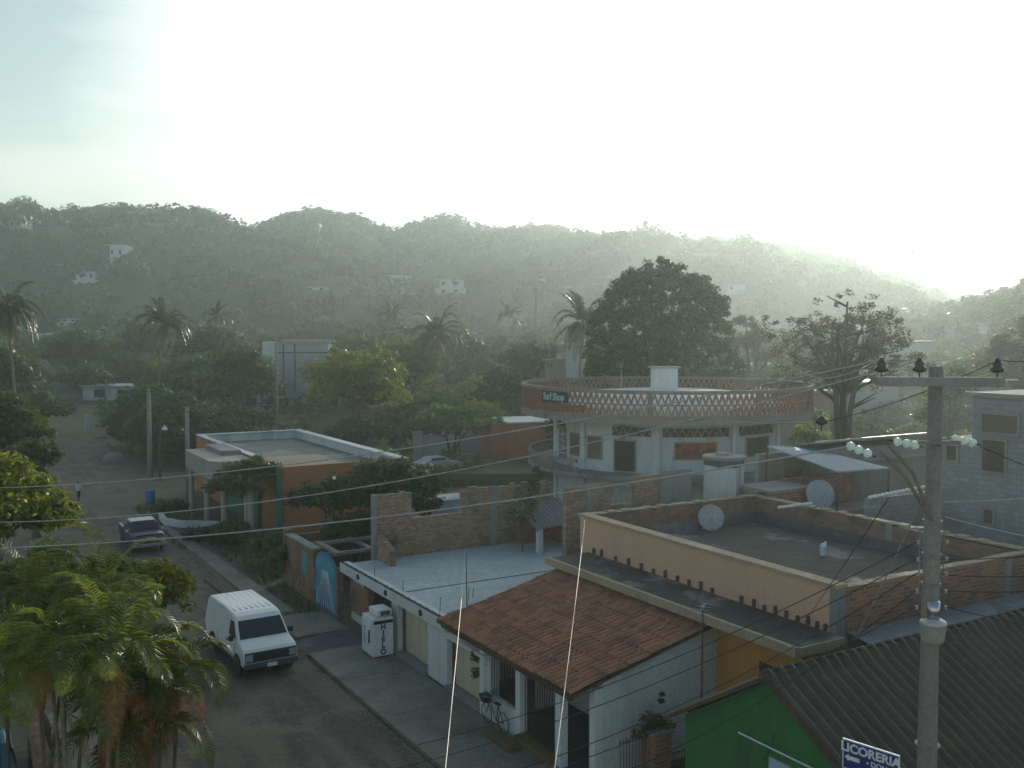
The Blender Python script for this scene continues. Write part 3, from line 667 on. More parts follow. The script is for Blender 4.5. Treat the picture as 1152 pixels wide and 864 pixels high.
mb = MB(); mb.box(16.45, 18.85, 36.35, 41.5, .01, .03); mb.build('alcove_floor', m_dconc, h1)
mb = MB(); mb.box(16.16, 16.44, 39.6, 41.75, .4, 2.19); mb.box(16.16, 16.44, 36.36, 36.9, .4, 2.19); mb.build('brick_infill', m_brickr, h1)
mb = MB()
for (x, y, h_) in ((16.0, 38.5, .55), (16.0, 35.6, .6), (16.0, 32.3, .7), (18.0, 33.8, .45), (18.25, 33.9, .4)): mb.tube([(x, y, 2.5), (x+.03, y, 2.5+h_)], .014, 5)
mb.build('rebar', m_rust, h1)
mb = MB(); mb.box(16.16, 27.35, 36.0, 36.06, 2.501, 2.52); mb.build('roof_seam', m_dconc, h1)
s = T('hanging_sign', (15.9, 40.3, 1.9), 'small white and purple sign hanging under the roof edge of the garage building', 'sign')
MB().box(15.98, 16.03, 39.75, 40.85, 1.82, 2.16).build('board', m_signw, s)
mb = MB(); mb.box(15.97, 15.979, 39.78, 40.82, 1.84, 1.93)
for k in range(5): mb.box(15.97, 15.979, 39.9+k*.17, 39.98+k*.17, 1.97, 2.12)
mb.build('lettering_band', m_navy, s)
# ice box
ib = T('ice_freezer', (15.2, 36.15, .15), 'white outdoor ice freezer with HIELO lettering beside the garage door', 'freezer')
fz = MB().box(14.72, 15.6, 35.62, 36.72, .2, 1.72).build('body', m_white2, ib, bevel=.03)
MB().box(14.8, 15.55, 35.7, 36.65, .152, .2).build('base', m_black, ib)
MB().box(14.95, 15.6, 35.75, 36.6, 1.74, 2.0).build('cooling_unit', m_white2, ib, bevel=.04)
MB().box(15.1, 15.5, 35.735, 35.75, 1.78, 1.95).build('vent', m_dconc, ib)
dr = MB().box(14.66, 14.715, 35.72, 36.62, .3, 1.62).build('door', m_white2, ib, bevel=.012)
sub('handle', MB().box(14.61, 14.659, 35.78, 35.84, .75, 1.25), m_black, dr)
MB().box(14.75, 15.57, 35.6, 35.618, 1.5, 1.62).build('hinge_strip', m_black, ib)
for i, ch in enumerate('HIELO'):
    t_ = text('letter', ch, .3, (15.16, 35.612, 1.36-.25*i), (1, 0, 0), (0, 0, 1), m_navy, ib, .01, bold=.012)
# HIELO small on the door side
text('door_lettering', 'H\nI\nE\nL\nO', .17, (14.65, 36.3, 1.0), (0, -1, 0), (0, 0, 1), m_navy, ib, .01)
# street wall with blue arched gate
fw = T('street_wall', (15.8, 46, 0), 'weathered brick wall with painted ovals running from the garage building to the lot', 'wall')
mb = MB(); mb.box(15.6, 15.9, 41.85, 42.0, 0, 2.35); mb.box(15.6, 15.9, 44.95, 49.2, 0, 2.55); mb.box(15.6, 15.9, 42.0, 44.95, 2.9, 3.0)
mb.box(15.55, 15.95, 49.2, 49.6, 0, 2.8); w_ = mb.build('masonry', m_brickd, fw)
sub('coping', MB().box(15.53, 15.97, 45.0, 49.15, 2.552, 2.64), m_conc, w_)
mb = MB(); mb.tube([(15.585, 46.3, 1.15), (15.585, 46.3, 1.2)], .01, 4); mb = MB()
mb.add([(15.585, 46.4+.42*math.cos(a), 1.7+.62*math.sin(a)) for a in np.linspace(0, 2*PI, 25)[:-1]]+[(15.6, 46.4+.42*math.cos(a), 1.7+.62*math.sin(a)) for a in np.linspace(0, 2*PI, 25)[:-1]], [tuple(range(24))[::-1]]+[(i, (i+1) % 24, 24+(i+1) % 24, 24+i) for i in range(24)])
mb.build('painted_oval', m_teal, fw)
gt = T('arched_gate', (15.7, 43.3, 0), 'bright blue arched gate with sunray bars in the street wall', 'gate')
ys = np.linspace(0, PI, 17); pr = [(43.45-1.4*math.cos(a), 2.0+.75*math.sin(a)) for a in ys]; poly = [(42.05, .1)]+pr+[(44.85, .1)]; n = len(poly)
MB().add([(15.62, y, z) for y, z in poly]+[(15.68, y, z) for y, z in poly], [tuple(range(n)), tuple(range(n, 2*n))[::-1]]+[(i, (i+1) % n, n+(i+1) % n, n+i) for i in range(n)]).build('panel', m_blue, gt)
mb = MB()
for k in range(9): yb = 42.2+k*.3; mb.tube([(15.6, 43.45+(yb-43.45)*.25, 1.9), (15.6, yb, .2)], .018, 5)
mb.build('bars', m_signw, gt)
mb = MB(); mb.add([(15.6, 43.45+1.25*math.cos(a), 2.05+.55*math.sin(a)*1) for a in np.linspace(0, 2*PI, 21)[:-1]], [tuple(range(20))[::-1]]); 
mb.build('fan_panel', M('pale_blue_paint', (.1, .36, .5), (.08, .28, .42), 2), gt)
# yard structure behind the street wall
yd = T('roofless_shed', (19, 48, 0), 'dark roofless brick yard with concrete beams behind the street wall', 'ruin')
mb = MB(); mb.box(15.97, 24, 49.7, 49.95, 0, 2.4); mb.box(23.8, 24.05, 42.5, 49.7, 0, 2.6); mb.build('wall', m_brickd, yd)
mb = MB()
for y in (44.2, 46.8): mb.box(15.95, 23.8, y, y+.16, 2.36, 2.52)
mb.box(18.5, 18.66, 42.6, 49.7, 2.2, 2.35); mb.build('beam', m_conc, yd)
# ruined pale brick wall on the roof
rw = T('ruined_brick_wall', (21, 42, 0), 'pale unfinished brick wall with a window gap behind the white roof', 'wall')
mb = MB(); mb.box(17.55, 19.35, 41.95, 42.2, 0, 5.45); mb.box(22.0, 27.2, 41.95, 42.2, 0, 5.33); mb.box(19.35, 22.0, 41.95, 42.2, 0, 4.25)
rr = random.Random(4)
for k in range(16):
    xx = 17.6+k*.6
    if xx < 19.2 or xx > 22.1: mb.box(xx, xx+rr.uniform(.2, .5), 41.96, 42.19, 5.3, 5.33+rr.uniform(.02, .16)+(.12 if xx < 19.3 else 0))
mb.hexa([(17.56, 40.3, 2.5), (17.8, 40.3, 2.5), (17.8, 41.94, 2.5), (17.56, 41.94, 2.5)], [(17.56, 40.3, 3.2), (17.8, 40.3, 3.2), (17.8, 41.94, 3.75), (17.56, 41.94, 3.75)])
mb.build('masonry', m_brick, rw)
mb = MB(); mb.box(17.4, 17.548, 41.9, 42.25, 0, 5.5); mb.box(23.6, 23.95, 41.9, 42.25, 2.5, 5.38); mb.build('pillar', m_conc, rw)
# corrugated lean-to
ls = T('corrugated_shed', (25.6, 40.2, 2.5), 'small brick lean-to with grey corrugated roof standing on the white roof', 'shed')
mb = MB(); a = Vector((24.45, 39.0, 3.72)); b = Vector((24.6, 41.7, 4.5)); corrug(mb, a, b-a, (b-a).length, (1, 0, .03), 2.75, .05, .25); mb.build('roof', m_asbg, ls)
mb = MB(); mb.box(24.9, 27.1, 41.4, 41.6, 2.5, 4.3); mb.box(26.9, 27.15, 39.3, 41.4, 2.5, 3.75); mb.build('wall', m_brickr, ls)
mb = MB(); mb.box(24.65, 24.9, 39.2, 39.45, 2.5, 3.68); mb.build('post', m_whiteS, ls); MB().box(24.65, 27.1, 39.22, 39.4, 3.5, 3.66).build('beam', m_rust, ls)
ar = T('roof_antenna', (16.75, 31.6, 2.5), 'thin dark rod standing on the white roof with a pale cable tied on', 'antenna')
MB().tube([(17.3, 32.6, 2.5), (17.15, 32.4, 4.9)], [.022, .014], 6).build('rod', m_dwire, ar)

# ------------------------------------------------------------------ house 2: tiled roof house
h2 = T('tiled_house', (18, 27, 0), 'small white house with a sloping red clay tile roof and dark porch', 'house')
E0 = Vector((15.25, 22.55, 2.78)); E1 = Vector((20.55, 22.55, 4.0)); sl = (E1-E0); Ls = sl.length; ud = sl.normalized(); nd = Vector((-ud.z, 0, ud.x))
vs, fs = [], []; nw = 8.55; pitch = .235; courses = 13; seg = 9; nc = int(nw/pitch)*seg
for c_ in range(courses):
    for e_ in (0, 1):
        l = Ls*(c_+e_)/courses; lift = .022*(1-e_)
        for i in range(nc+1):
            w = pitch*i/seg; f_ = (w/pitch) % 1; bi = int(w/pitch)
            h = .085*max(0, math.sin(PI*min(1, f_/.68)))
            jit = .012*math.sin(bi*12.9+c_*78.2); ds = .02*math.sin(bi*37.7+c_*11.3)
            h += .07*noise.noise(Vector((w*.45, l*.5, 3.)))
            vs.append(E0+ud*(l+ds*(1-e_))+Vector((0, w, 0))+nd*(h+lift+jit+.04))
    b0 = c_*2*(nc+1)
    for i in range(nc): fs.append((b0+i, b0+nc+1+i, b0+nc+2+i, b0+i+1))
    if c_: 
        for i in range(nc): p_ = b0-(nc+1)+i; q_ = b0+i; fs.append((p_, q_, q_+1, p_+1))
b0 = len(vs)
for i in range(nc+1):      # eave ends
    vs.append(vs[i]-nd*.06)
for i in range(nc): fs.append((b0+i, i, i+1, b0+i+1))
q_ = MB(); q_.v = [tuple(v) for v in vs]; q_.f = fs; q_.mi = []
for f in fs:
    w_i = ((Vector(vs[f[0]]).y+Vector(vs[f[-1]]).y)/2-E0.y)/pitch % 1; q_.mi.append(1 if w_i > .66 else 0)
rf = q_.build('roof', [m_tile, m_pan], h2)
sub('roof_board', MB().hexa([E0+Vector((0, .02, -.08)), E1+Vector((0, .02, -.08)), E1+Vector((0, nw-.05, -.08)), E0+Vector((0, nw-.05, -.08))], [E0+Vector((0, .02, .0)), E1+Vector((0, .02, .0)), E1+Vector((0, nw-.05, .0)), E0+Vector((0, nw-.05, .0))]), m_wood, rf)
mb = MB(); mb.tube([E1+Vector((-.1, .0, .14)), E1+Vector((-.1, nw, .14))], .11, 8); sub('ridge_cap', mb, M('old_ridge_mortar', (.14, .09, .07), (.09, .06, .05), 1.5), rf)
mb = MB(); mb.box(15.45, 15.6, 22.9, 31.1, 2.5, 2.66); mb.build('eave_beam', m_wood, h2)
mb = MB()
mb.hexa([(16.5, 22.75, 0), (21.2, 22.75, 0), (21.2, 22.95, 0), (16.5, 22.95, 0)], [(16.5, 22.75, 2.9), (21.2, 22.75, 3.98), (21.2, 22.95, 3.98), (16.5, 22.95, 2.9)])
mb.box(18.8, 19.0, 22.95, 28.2, .02, 3.2); mb.box(17.6, 18.8, 28.0, 28.2, .02, 2.6); mb.build('wall', m_white, h2)
mb = MB()
for y in (28.45, 26.1, 23.8): mb.box(15.72, 16.0, y, y+.28, .1, 2.52)
mb.box(16.2, 16.52, 22.72, 23.0, 0, 2.72); mb.build('column', m_white2, h2, bevel=.01)
MB().box(15.74, 15.95, 26.4, 28.4, .1, .95).build('low_wall', m_whiteS, h2)
mb = MB()
mb.box(18.7, 18.79, 25.2, 26.4, .05, 2.2); mb.box(18.7, 18.79, 23.4, 24.4, .05, 2.2); mb.build('door', m_wood, h2)
mb = MB()
for k in range(12): y = 26.45+k*.165; mb.tube([(15.85, y, .95), (15.85, y, 2.5)], .012, 5)
for k in range(14): y = 24.15+k*.14; mb.tube([(15.85, y, .35), (15.85, y, 2.5)], .012, 5)
mb.build('window_grille', m_black, h2)
mb = MB(); mb.box(15.5, 16.05, 24.1, 26.08, .15, .34); mb.build('step', m_yellow, h2)
MB().box(15.6, 18.8, 23.0, 28.3, .02, .12).build('porch_floor', m_dconc, h2)
mb = MB(); mb.box(14.9, 15.35, 25.4, 27.2, .15, .3); simple('yellow_kerb_block', mb, m_yellow, 'low yellow painted kerb block on the sidewalk beside the tiled porch', 'kerb block', bevel=.02)
for i, (yy, zz) in enumerate(((29.35, 2.0), (29.35, 1.45))):
    p_ = T('hanging_plant', (15.6, yy, zz), ['upper small potted plant hanging on the cream garage door pillar', 'lower small potted plant hanging on the cream garage door pillar'][i], 'plant')
    MB().lathe((15.7, 28.95, zz-.05), [(.08, -.1), (.12, .06)], 10).build('pot', m_wood, p_)
    lv = leaves('foliage', L_dark, [(.1, -.4, .1, .2), (.1, -.4, -.05, .2)], 40, .06, None, p_, i)
# bicycle
bk = T('bicycle', (15.4, 27.3, .15), 'dark bicycle with basket leaning on the low white porch wall', 'bicycle')
def wheel(y):
    mb = MB(); mb.tube([(15.5, y+.33*math.cos(a), .49+.33*math.sin(a)) for a in np.linspace(0, 2*PI, 29)], .017, 6); w = mb.build('wheel', m_black, bk)
    mb = MB()
    for k in range(10): a = k*PI/5; mb.tube([(15.5, y, .49), (15.5, y+.32*math.cos(a), .49+.32*math.sin(a))], .003, 3)
    sub('spokes', mb, m_steel, w)
wheel(26.75); wheel(27.85)
mb = MB(); A, B_, C_, D_, E_ = (15.5, 26.75, .49), (15.5, 27.2, .42), (15.48, 27.05, .98), (15.48, 27.62, .98), (15.5, 27.85, .49)
for a, b in ((A, B_), (B_, C_), (A, C_), (C_, D_), (B_, D_), (D_, E_)): mb.tube([a, b], .018, 6)
mb.build('frame', m_black, bk)
MB().box(15.42, 15.54, 26.93, 27.17, 1.0, 1.06).build('saddle', m_black, bk, bevel=.015)
MB().tube([(15.22, 27.72, 1.12), (15.48, 27.62, 1.05), (15.74, 27.72, 1.12)], .014, 6).build('handlebar', m_steel, bk)
MB().hexa([(15.36, 27.75, .85), (15.6, 27.75, .85), (15.6, 28.0, .85), (15.36, 28.0, .85)], [(15.32, 27.72, 1.08), (15.64, 27.72, 1.08), (15.64, 28.08, 1.08), (15.32, 28.08, 1.08)]).build('basket', m_dwire, bk)
# planter and fence by white side wall
pl = T('brick_planter', (18.0, 21.9, 0), 'square brick planter pillar overgrown by a trailing vine', 'planter')
MB().box(17.5, 18.1, 21.6, 22.2, 0, 1.5).build('pillar', m_brickr, pl); MB().box(17.44, 18.16, 21.54, 22.26, 1.5, 1.58).build('cap', m_conc, pl)
leaves('foliage', L_mid, [(-.25+.22*math.cos(k*1.7), .1*math.sin(k*2.), 1.68+.22*math.sin(k*.9)**2, .3) for k in range(-3, 8)]+[(-.7, 0, 1.6, .28), (-.95, 0, 1.55, .18), (.3, 0, 1.55, .2), (.2, .3, 2.2, .1), (.23, .3, 2.4, .08)], 60, .06, None, pl, 3)
fn = T('iron_fence', (17, 21.9, 0), 'low dark iron railing beside the brick planter', 'fence')
mb = MB()
for k in range(9): mb.tube([(16.5+k*.11, 21.9, .15), (16.5+k*.11, 21.9, 1.5)], .012, 5)
mb.tube([(16.45, 21.9, 1.4), (17.48, 21.9, 1.4)], .015, 5)
for k in range(14): mb.tube([(18.2+k*.11, 21.9, .0), (18.2+k*.11, 21.9, .75)], .012, 5)
mb.tube([(18.16, 21.9, .7), (19.7, 21.9, .7)], .015, 5); mb.build('railing', m_rust, fn)
tv = T('tv_aerial', (19.93, 22.4, 0), 'thin mast with small aerial rising in front of the white side wall', 'aerial')
MB().tube([(19.93, 22.4, 0), (19.95, 22.4, 4.7)], .025, 6).build('mast', m_rust, tv)
mb = MB(); mb.tube([(19.55, 22.2, 4.55), (20.3, 22.6, 4.75)], .012, 4)
for k in range(4): q = Vector((19.65, 22.25, 4.58)).lerp(Vector((20.2, 22.55, 4.72)), k/3); mb.tube([q+Vector((.1, -.2, 0)), q-Vector((.1, -.2, 0))], .008, 4)
mb.lathe((19.95, 22.4, 4.68), [(.05, -.05), (.07, .03), (.02, .08)], 8); mb.build('head', m_alu, tv)

# ------------------------------------------------------------------ house 3: peach building with terrace
h3 = T('peach_building', (26, 25, 0), 'peach walled flat building with brick-sided roof terrace and concrete canopy', 'building')
mb = MB(); mb.box(22.0, 22.25, 19.35, 31.9, 0, 5.72); mb.box(21.2, 21.99, 22.96, 31.1, 0, 4.2)
w_ = mb.build('front_wall', m_peach, h3)
sub('coping', MB().box(21.93, 22.4, 19.05, 32.0, 5.722, 5.82), m_cop, w_)
mb = MB()
yy = 30.9
for k, y in enumerate([30.9, 30.4, 29.5, 28.7, 27.95, 27.25, 26.6, 25.95, 25.35, 24.75, 24.2, 22.85, 22.3, 21.85, 21.4, 20.95, 20.5, 20.1, 19.75, 19.45]): mb.box(21.9, 21.995, y-.04, y+.04, 4.42, 4.64+.05*math.sin(k*2.3))
sub('rebar_stub', mb, m_rust, w_)
mb = MB(); mb.box(20.15, 21.99, 18.8, 31.3, 4.22, 4.4); s_ = mb.build('canopy', m_roofd, h3)
sub('canopy_edge', MB().box(20.0, 20.15, 18.75, 31.35, 4.16, 4.43).box(20.151, 21.99, 18.72, 18.799, 4.16, 4.41), m_cop, s_)
mb = MB(); mb.box(20.85, 21.1, 19.3, 22.74, 0, 4.19); mb.box(21.1, 22.0, 19.3, 19.5, 0, 4.19); ow = mb.build('lower_wall', m_orange, h3)
sub('window', MB().box(20.82, 20.85, 20.2, 20.9, 2.9, 3.3), m_glass, ow)
mb = MB(); mb.box(22.0, 22.35, 19.1, 19.345, 0, 5.719); mb.box(29.9, 30.25, 19.1, 19.35, 0, 5.6); mb.box(31.3, 31.7, 24.6, 24.9, 4.6, 5.75); mb.build('pillar', m_conc, h3)
mb = MB(); mb.box(22.36, 29.89, 19.12, 19.36, 4.3, 5.68); mb.box(30.25, 31.5, 19.12, 19.36, 4.3, 5.6); mb.build('end_wall', m_brickr, h3)
mb = MB(); mb.box(22.36, 31.5, 19.12, 19.36, 0, 4.3); mb.box(22.3, 31.5, 31.8, 32.0, 0, 4.8); mb.build('hidden_wall', m_conc, h3)
mb = MB(); mb.box(22.3, 31.3, 31.7, 32.02, 4.8, 5.75); mb.box(31.3, 31.58, 19.4, 24.6, 0, 5.62); mb.box(31.3, 31.58, 24.9, 32.02, 0, 5.7); bw = mb.build('back_wall', m_brickd, h3)
mb = MB()
for k in range(24): x0 = 22.5+k*.38; mb.box(x0, x0+.37, 31.68, 32.05, 5.752, 5.79+.03*math.sin(k*3.7))
for k in range(30): y0 = 19.5+k*.41; mb.box(31.27, 31.62, y0, y0+.4, 5.705, 5.75+.03*math.sin(k*2.9))
for k in range(18): x0 = 22.45+k*.5; mb.box(x0, x0+.48, 19.08, 19.4, 5.685, 5.72+.02*math.sin(k*5.1))
sub('rough_coping', mb, m_cop, bw)
mb = MB(); mb.box(22.26, 31.29, 19.37, 31.69, 4.5, 4.72); mb.build('terrace_floor', m_roofd, h3)
mb = MB(); mb.box(22.3, 30.9, 31.3, 31.68, 4.721, 5.05); mb.box(30.9, 31.28, 19.6, 31.68, 4.721, 5.05); mb.build('floor_curb', m_dconc, h3)
def dish(label, c, r, ax, base):
    o = T('satellite_dish', base, label, 'satellite dish'); c = Vector(c); ax = Vector(ax).normalized()
    MB().lathe(c, [(r, .13), (r*.96, .13), (r*.7, .06), (r*.35, .015), (.02, 0), (.02, -.02), (r*.35, -.005), (r*.7, .045), (r*.98, .115)], 36, axis=ax).build('reflector', m_dish, o)
    mb = MB(); mb.tube([Vector(base), c-ax*.08], .04, 7); b = Vector(base)
    mb.tube([b+Vector((.3, 0, 0)), c-ax*.1-Vector((0, 0, .2))], .015, 5); mb.tube([b-Vector((.3, 0, 0)), c-ax*.1-Vector((0, 0, .2))], .015, 5); mb.build('mount', m_steel, o)
    MB().tube([c+ax*.02-Vector((0, 0, r*.8)), c+ax*r*.9], .012, 5).build('feed_arm', m_steel, o)
dish('round grey satellite dish standing inside the peach building terrace', (27.9, 30.9, 5.25), .55, (-.5, -.8, .25), (28.0, 31.2, 4.72))
dish('larger grey satellite dish on the roof behind the terrace wall', (34.0, 30.6, 5.75), .66, (-.35, -.75, .25), (34.1, 30.9, 4.6))
mb = MB(); c = at(926, 617, 36.5); mb.lathe((c.x, c.y, 4.73), [(.12, 0), (.13, .35), (.06, .45)], 12); mb.tube([(c.x, c.y, 5.1), (c.x+.12, c.y, 5.2), (c.x+.12, c.y, 5.05)], .05, 8)
simple('roof_vent', mb, m_signw, 'small white vent pipe standing on the dark terrace floor', 'vent pipe')
# low tin roof between peach building and green gable
mb = MB(); corrug(mb, (22.4, 17.9, 4.22), (0, 1, .18), 1.15, (1, 0, 0), 10.5, .03, .2); simple('tin_lean_roof', mb, m_tin, 'narrow blue-grey tin roof strip between brick end wall and green house', 'roof')

# ------------------------------------------------------------------ house 4: green gable
h4 = T('green_gable_house', (22, 14, 0), 'bright green gabled house with dark corrugated sheet roof', 'house')
R0 = Vector((15.35, 15.2, 5.62)); XL = 33.
mb = MB(); mb.add([(15.6, 18.1, 0), (15.6, 18.1, 3.72), (15.6, 15.2, 5.5), (15.6, 8.6, 1.5), (15.6, 8.6, 0), (15.85, 18.1, 0), (15.85, 18.1, 3.72), (15.85, 15.2, 5.5), (15.85, 8.6, 1.5), (15.85, 8.6, 0)], [(0, 1, 2, 3, 4), (9, 8, 7, 6, 5), (0, 5, 6, 1), (4, 3, 8, 9)])
mb.box(15.86, 32, 17.9, 18.1, 0, 3.65); gw = mb.build('wall', m_green, h4)
mb = MB(); d2 = Vector((0, -6.9, -4.1)); corrug(mb, R0, d2, d2.length, (1, 0, 0), XL-15.35, .055, .33, 8); 
d3 = Vector((0, 3.2, -1.95)); corrug(mb, R0+Vector((0, 0, -.01)), d3, d3.length, (1, 0, 0), XL-15.35, .055, .33, 8); rf = mb.build('roof', m_asb, h4)
mb = MB()
n_ = int((XL-15.35)/.33)
for k in range(n_): x_ = 15.35+k*.33+.08; mb.tube([(x_, 14.93, 5.49), (x_, 15.08, 5.65), (x_, 15.2, 5.71), (x_, 15.32, 5.65), (x_, 15.47, 5.49)], .05, 6)
sub('ridge_cap', mb, m_asb, rf)
sub('barge_board', MB().hexa([(15.3, 18.5, 3.5), (15.38, 18.5, 3.5), (15.38, 15.2, 5.5), (15.3, 15.2, 5.5)], [(15.3, 18.5, 3.6), (15.38, 18.5, 3.6), (15.38, 15.2, 5.6), (15.3, 15.2, 5.6)]).hexa([(15.3, 8.4, 1.38), (15.38, 8.4, 1.38), (15.38, 15.2, 5.47), (15.3, 15.2, 5.47)], [(15.3, 8.4, 1.5), (15.38, 8.4, 1.5), (15.38, 15.2, 5.59), (15.3, 15.2, 5.59)]), m_wood, rf)
p0, p1 = (15.5, 15.95, 4.2), (15.5, 14.0, 3.55)
lt = T('tube_lamp', p0, 'long white tube fixed slantwise on the green gable wall', 'tube')
a_ = Vector((0, 0, H))+ray(831, 824)*(15.52/ray(831, 824).x); b_ = Vector((0, 0, H))+ray(925, 870)*(15.52/ray(925, 870).x)
MB().tube([a_, b_], .022, 8).build('tube', m_signw, lt); m2 = a_.lerp(b_, .42)+Vector((-.0, 0, .02)); MB().tube([m2+Vector((.07, 0, .3)), m2, m2+Vector((.07, .35, -.45))], .01, 5).build('bracket', m_dwire, lt)
a_ = Vector((0, 0, H))+ray(866, 851)*(15.56/ray(866, 851).x); b_ = Vector((0, 0, H))+ray(893, 866)*(15.56/ray(893, 866).x)
s = T('wall_panel', (15.55, a_.y, a_.z), 'pale blue panel on the green gable wall below the slanting tube', 'panel')
MB().box(15.53, 15.59, b_.y-.4, a_.y, a_.z-.9, a_.z).build('board', M('pale_blue_board', (.4, .5, .6), (.34, .44, .54), 2), s)

# ------------------------------------------------------------------ round building
CX, CY = 39.8, 48.4; toC = Vector((-CX, -CY, 0)).normalized(); rtC = Vector((RX, RY, 0)); rtC = Vector((-toC.y, toC.x, 0)); rtC = rtC if rtC.dot(Vector((RX, RY, 0))) > 0 else -rtC
def rp(r, ph, z): d = toC*math.cos(ph)+rtC*math.sin(ph); return Vector((CX+d.x*r, CY+d.y*r, z))
def arc(mb, r0, r1, a0, a1, z0, z1, n=None):
    n = n or max(1, int(abs(a1-a0)/.09)); full = abs(a1-a0) > 6.28
    for i in range(n):
        p, q = a0+(a1-a0)*i/n, a0+(a1-a0)*(i+1)/n
        mb.add([rp(r0, p, z0), rp(r1, p, z0), rp(r1, q, z0), rp(r0, q, z0), rp(r0, p, z1), rp(r1, p, z1), rp(r1, q, z1), rp(r0, q, z1)], [(3, 2, 1, 0), (4, 5, 6, 7), (0, 1, 5, 4), (2, 3, 7, 6)]+([(1, 2, 6, 5), (3, 0, 4, 7)] if not full or True else []))
    return mb
def phw(px, r=7.0): return math.asin(max(-1, min(1, (px-748)/1110*60.5/r)))
rb = T('round_building', (CX, CY, 0), 'round white two-storey building with brick lattice parapet and roof hut', 'building')
RW = 7.0; RP = 8.9
mb = MB(); arc(mb, RW-.25, RW, 0, 2*PI, 0, 8.0, 64); wl = mb.build('wall', m_whiteS, rb)
mb = MB(); arc(mb, 0.0, RP+.15, 0, 2*PI, 7.95, 8.22, 64); rf = mb.build('roof_slab', m_conc, rb)
mb = MB(); mb.lathe((CX, CY, 8.22), [(8.3, .01), (7.8, .35), (6.6, .85), (4, 1.05), (.5, 1.2), (0, 1.2)], 48); sub('roof_dome', mb, m_white, rf, smooth=True)
hut = at(747, 436, 61.5); sub('roof_hut', MB().box(hut.x-.72, hut.x+.72, hut.y-.72, hut.y+.72, 9.2, 10.75, rot=-.51), m_white2, rf)
sub('hut_cap', MB().box(hut.x-.86, hut.x+.86, hut.y-.86, hut.y+.86, 10.751, 10.83, rot=-.51), m_beige, rf)
pm = MB(); arc(pm, RP-.12, RP+.1, 0, 2*PI, 8.221, 8.42, 96); pr = pm.build('parapet', m_lat2, rb); sub('rail', arc(MB(), RP-.08, RP+.06, 0, 2*PI, 8.97, 9.06, 96), m_lat, pr); sub('top_rail', arc(MB(), RP-.14, RP+.14, 0, 2*PI, 9.6, 9.8, 96), m_lat2, pr)
for z0, z1 in ((8.42, 8.97), (9.06, 9.6)):
    mb = MB(); N = 152
    for k in range(N):
        a, b, c = 2*PI*k/N, 2*PI*(k+.5)/N, 2*PI*(k+1)/N
        for s0, s1 in ((a, b), (c, b)):
            w = .0055
            mb.add([rp(RP-.07, s0-w, z0), rp(RP+.05, s0-w, z0), rp(RP+.05, s0+w, z0), rp(RP-.07, s0+w, z0), rp(RP-.07, s1-w, z1), rp(RP+.05, s1-w, z1), rp(RP+.05, s1+w, z1), rp(RP-.07, s1+w, z1)], [(0, 1, 5, 4), (1, 2, 6, 5), (2, 3, 7, 6), (3, 0, 4, 7)])
    sub('lattice', mb, m_lat, pr)
mb = MB()
for k in range(9): a = 2*PI*k/9-.09; arc(mb, RP-.13, RP+.09, a-.014, a+.014, 8.42, 9.6, 1)
sub('post', mb, m_lat2, pr)
# painted sign panels at left
a0, a1 = -.9, -.645
mb = MB(); arc(mb, RP+.11, RP+.15, -1.35, a0-.001, 8.5, 9.52, 8); arc(mb, RP+.11, RP+.14, a0, -.52, 8.5, 8.9, 6); sub('painted_panel', mb, M('orange_parapet_paint', (.3, .13, .07), (.2, .09, .055), 1.8, c3=(.16, .1, .08)), pr)
mb = MB(); arc(mb, RP+.11, RP+.16, a0, a1, 8.93, 9.58, 6); sg = sub('shop_sign', mb, M('dark_sign_paint', (.06, .065, .06), (.04, .045, .045), 2), pr)
t_ = text('lettering', 'Surf Shop', .56, (0, 0, 0), (1, 0, 0), (0, 0, 1), M('pale_teal_lettering', (.4, .6, .55), (.3, .5, .46), 2), rb, .02, bold=.02)
for v in t_.data.vertices:
    q = Vector(v.co)+Vector((CX, CY, 0)); p_ = rp(RP+.19+(.01 if q.y > 0 else 0)*0-q.y, (a0+a1)/2+q.x/(RP+.17)*.86, 9.26+q.z); v.co = p_-Vector((CX, CY, 0))
t_.parent = pr
# upper storey details
mb = MB()
for px in (628, 662, 740, 820, 868): a = phw(px); arc(mb, RW, RW+.12, a-.028, a+.028, 0, 7.94, 2)
for k in range(8): a = PI*.65+k*.24; arc(mb, RW, RW+.12, a-.03, a+.03, 0, 7.94, 2)
mb.build('pilaster', m_whiteS, rb)
def win(name, p0, p1, z0, z1, mat, frame=True, grill=False, label=None):
    a, b = phw(p0), phw(p1); mb = MB(); arc(mb, RW+.002, RW+.03, a, b, z0, z1, 3); f = mb.build(name, mat, rb)
    if label: f['label'] = label
    if frame:
        mb = MB(); e = .012; arc(mb, RW+.002, RW+.07, a-e, a, z0-.08, z1+.08, 1); arc(mb, RW+.002, RW+.07, b, b+e, z0-.08, z1+.08, 1); arc(mb, RW+.002, RW+.07, a, b, z1, z1+.08, 3); arc(mb, RW+.002, RW+.07, a, b, z0-.08, z0, 3); sub('frame', mb, m_latp, f)
    if grill:
        mb = MB()
        for k in range(1, 4): x_ = a+(b-a)*k/4; arc(mb, RW+.04, RW+.055, x_-.003, x_+.003, z0, z1, 1)
        for k in range(1, 5): z_ = z0+(z1-z0)*k/5; arc(mb, RW+.04, RW+.055, a, b, z_-.02, z_+.02, 2)
        sub('grille', mb, m_white2, f)
m_win = M('curtained_window', (.17, .12, .08), (.1, .075, .05), 1.5, rough=.4)
win('door', 697, 718, 5.1, 6.8, m_dark, True, False); win('glazed_door', 633, 641, 5.3, 7.2, m_dark, True, True)
win('window', 647, 659, 5.75, 6.95, m_win); win('window', 668, 682, 5.7, 6.9, m_win)
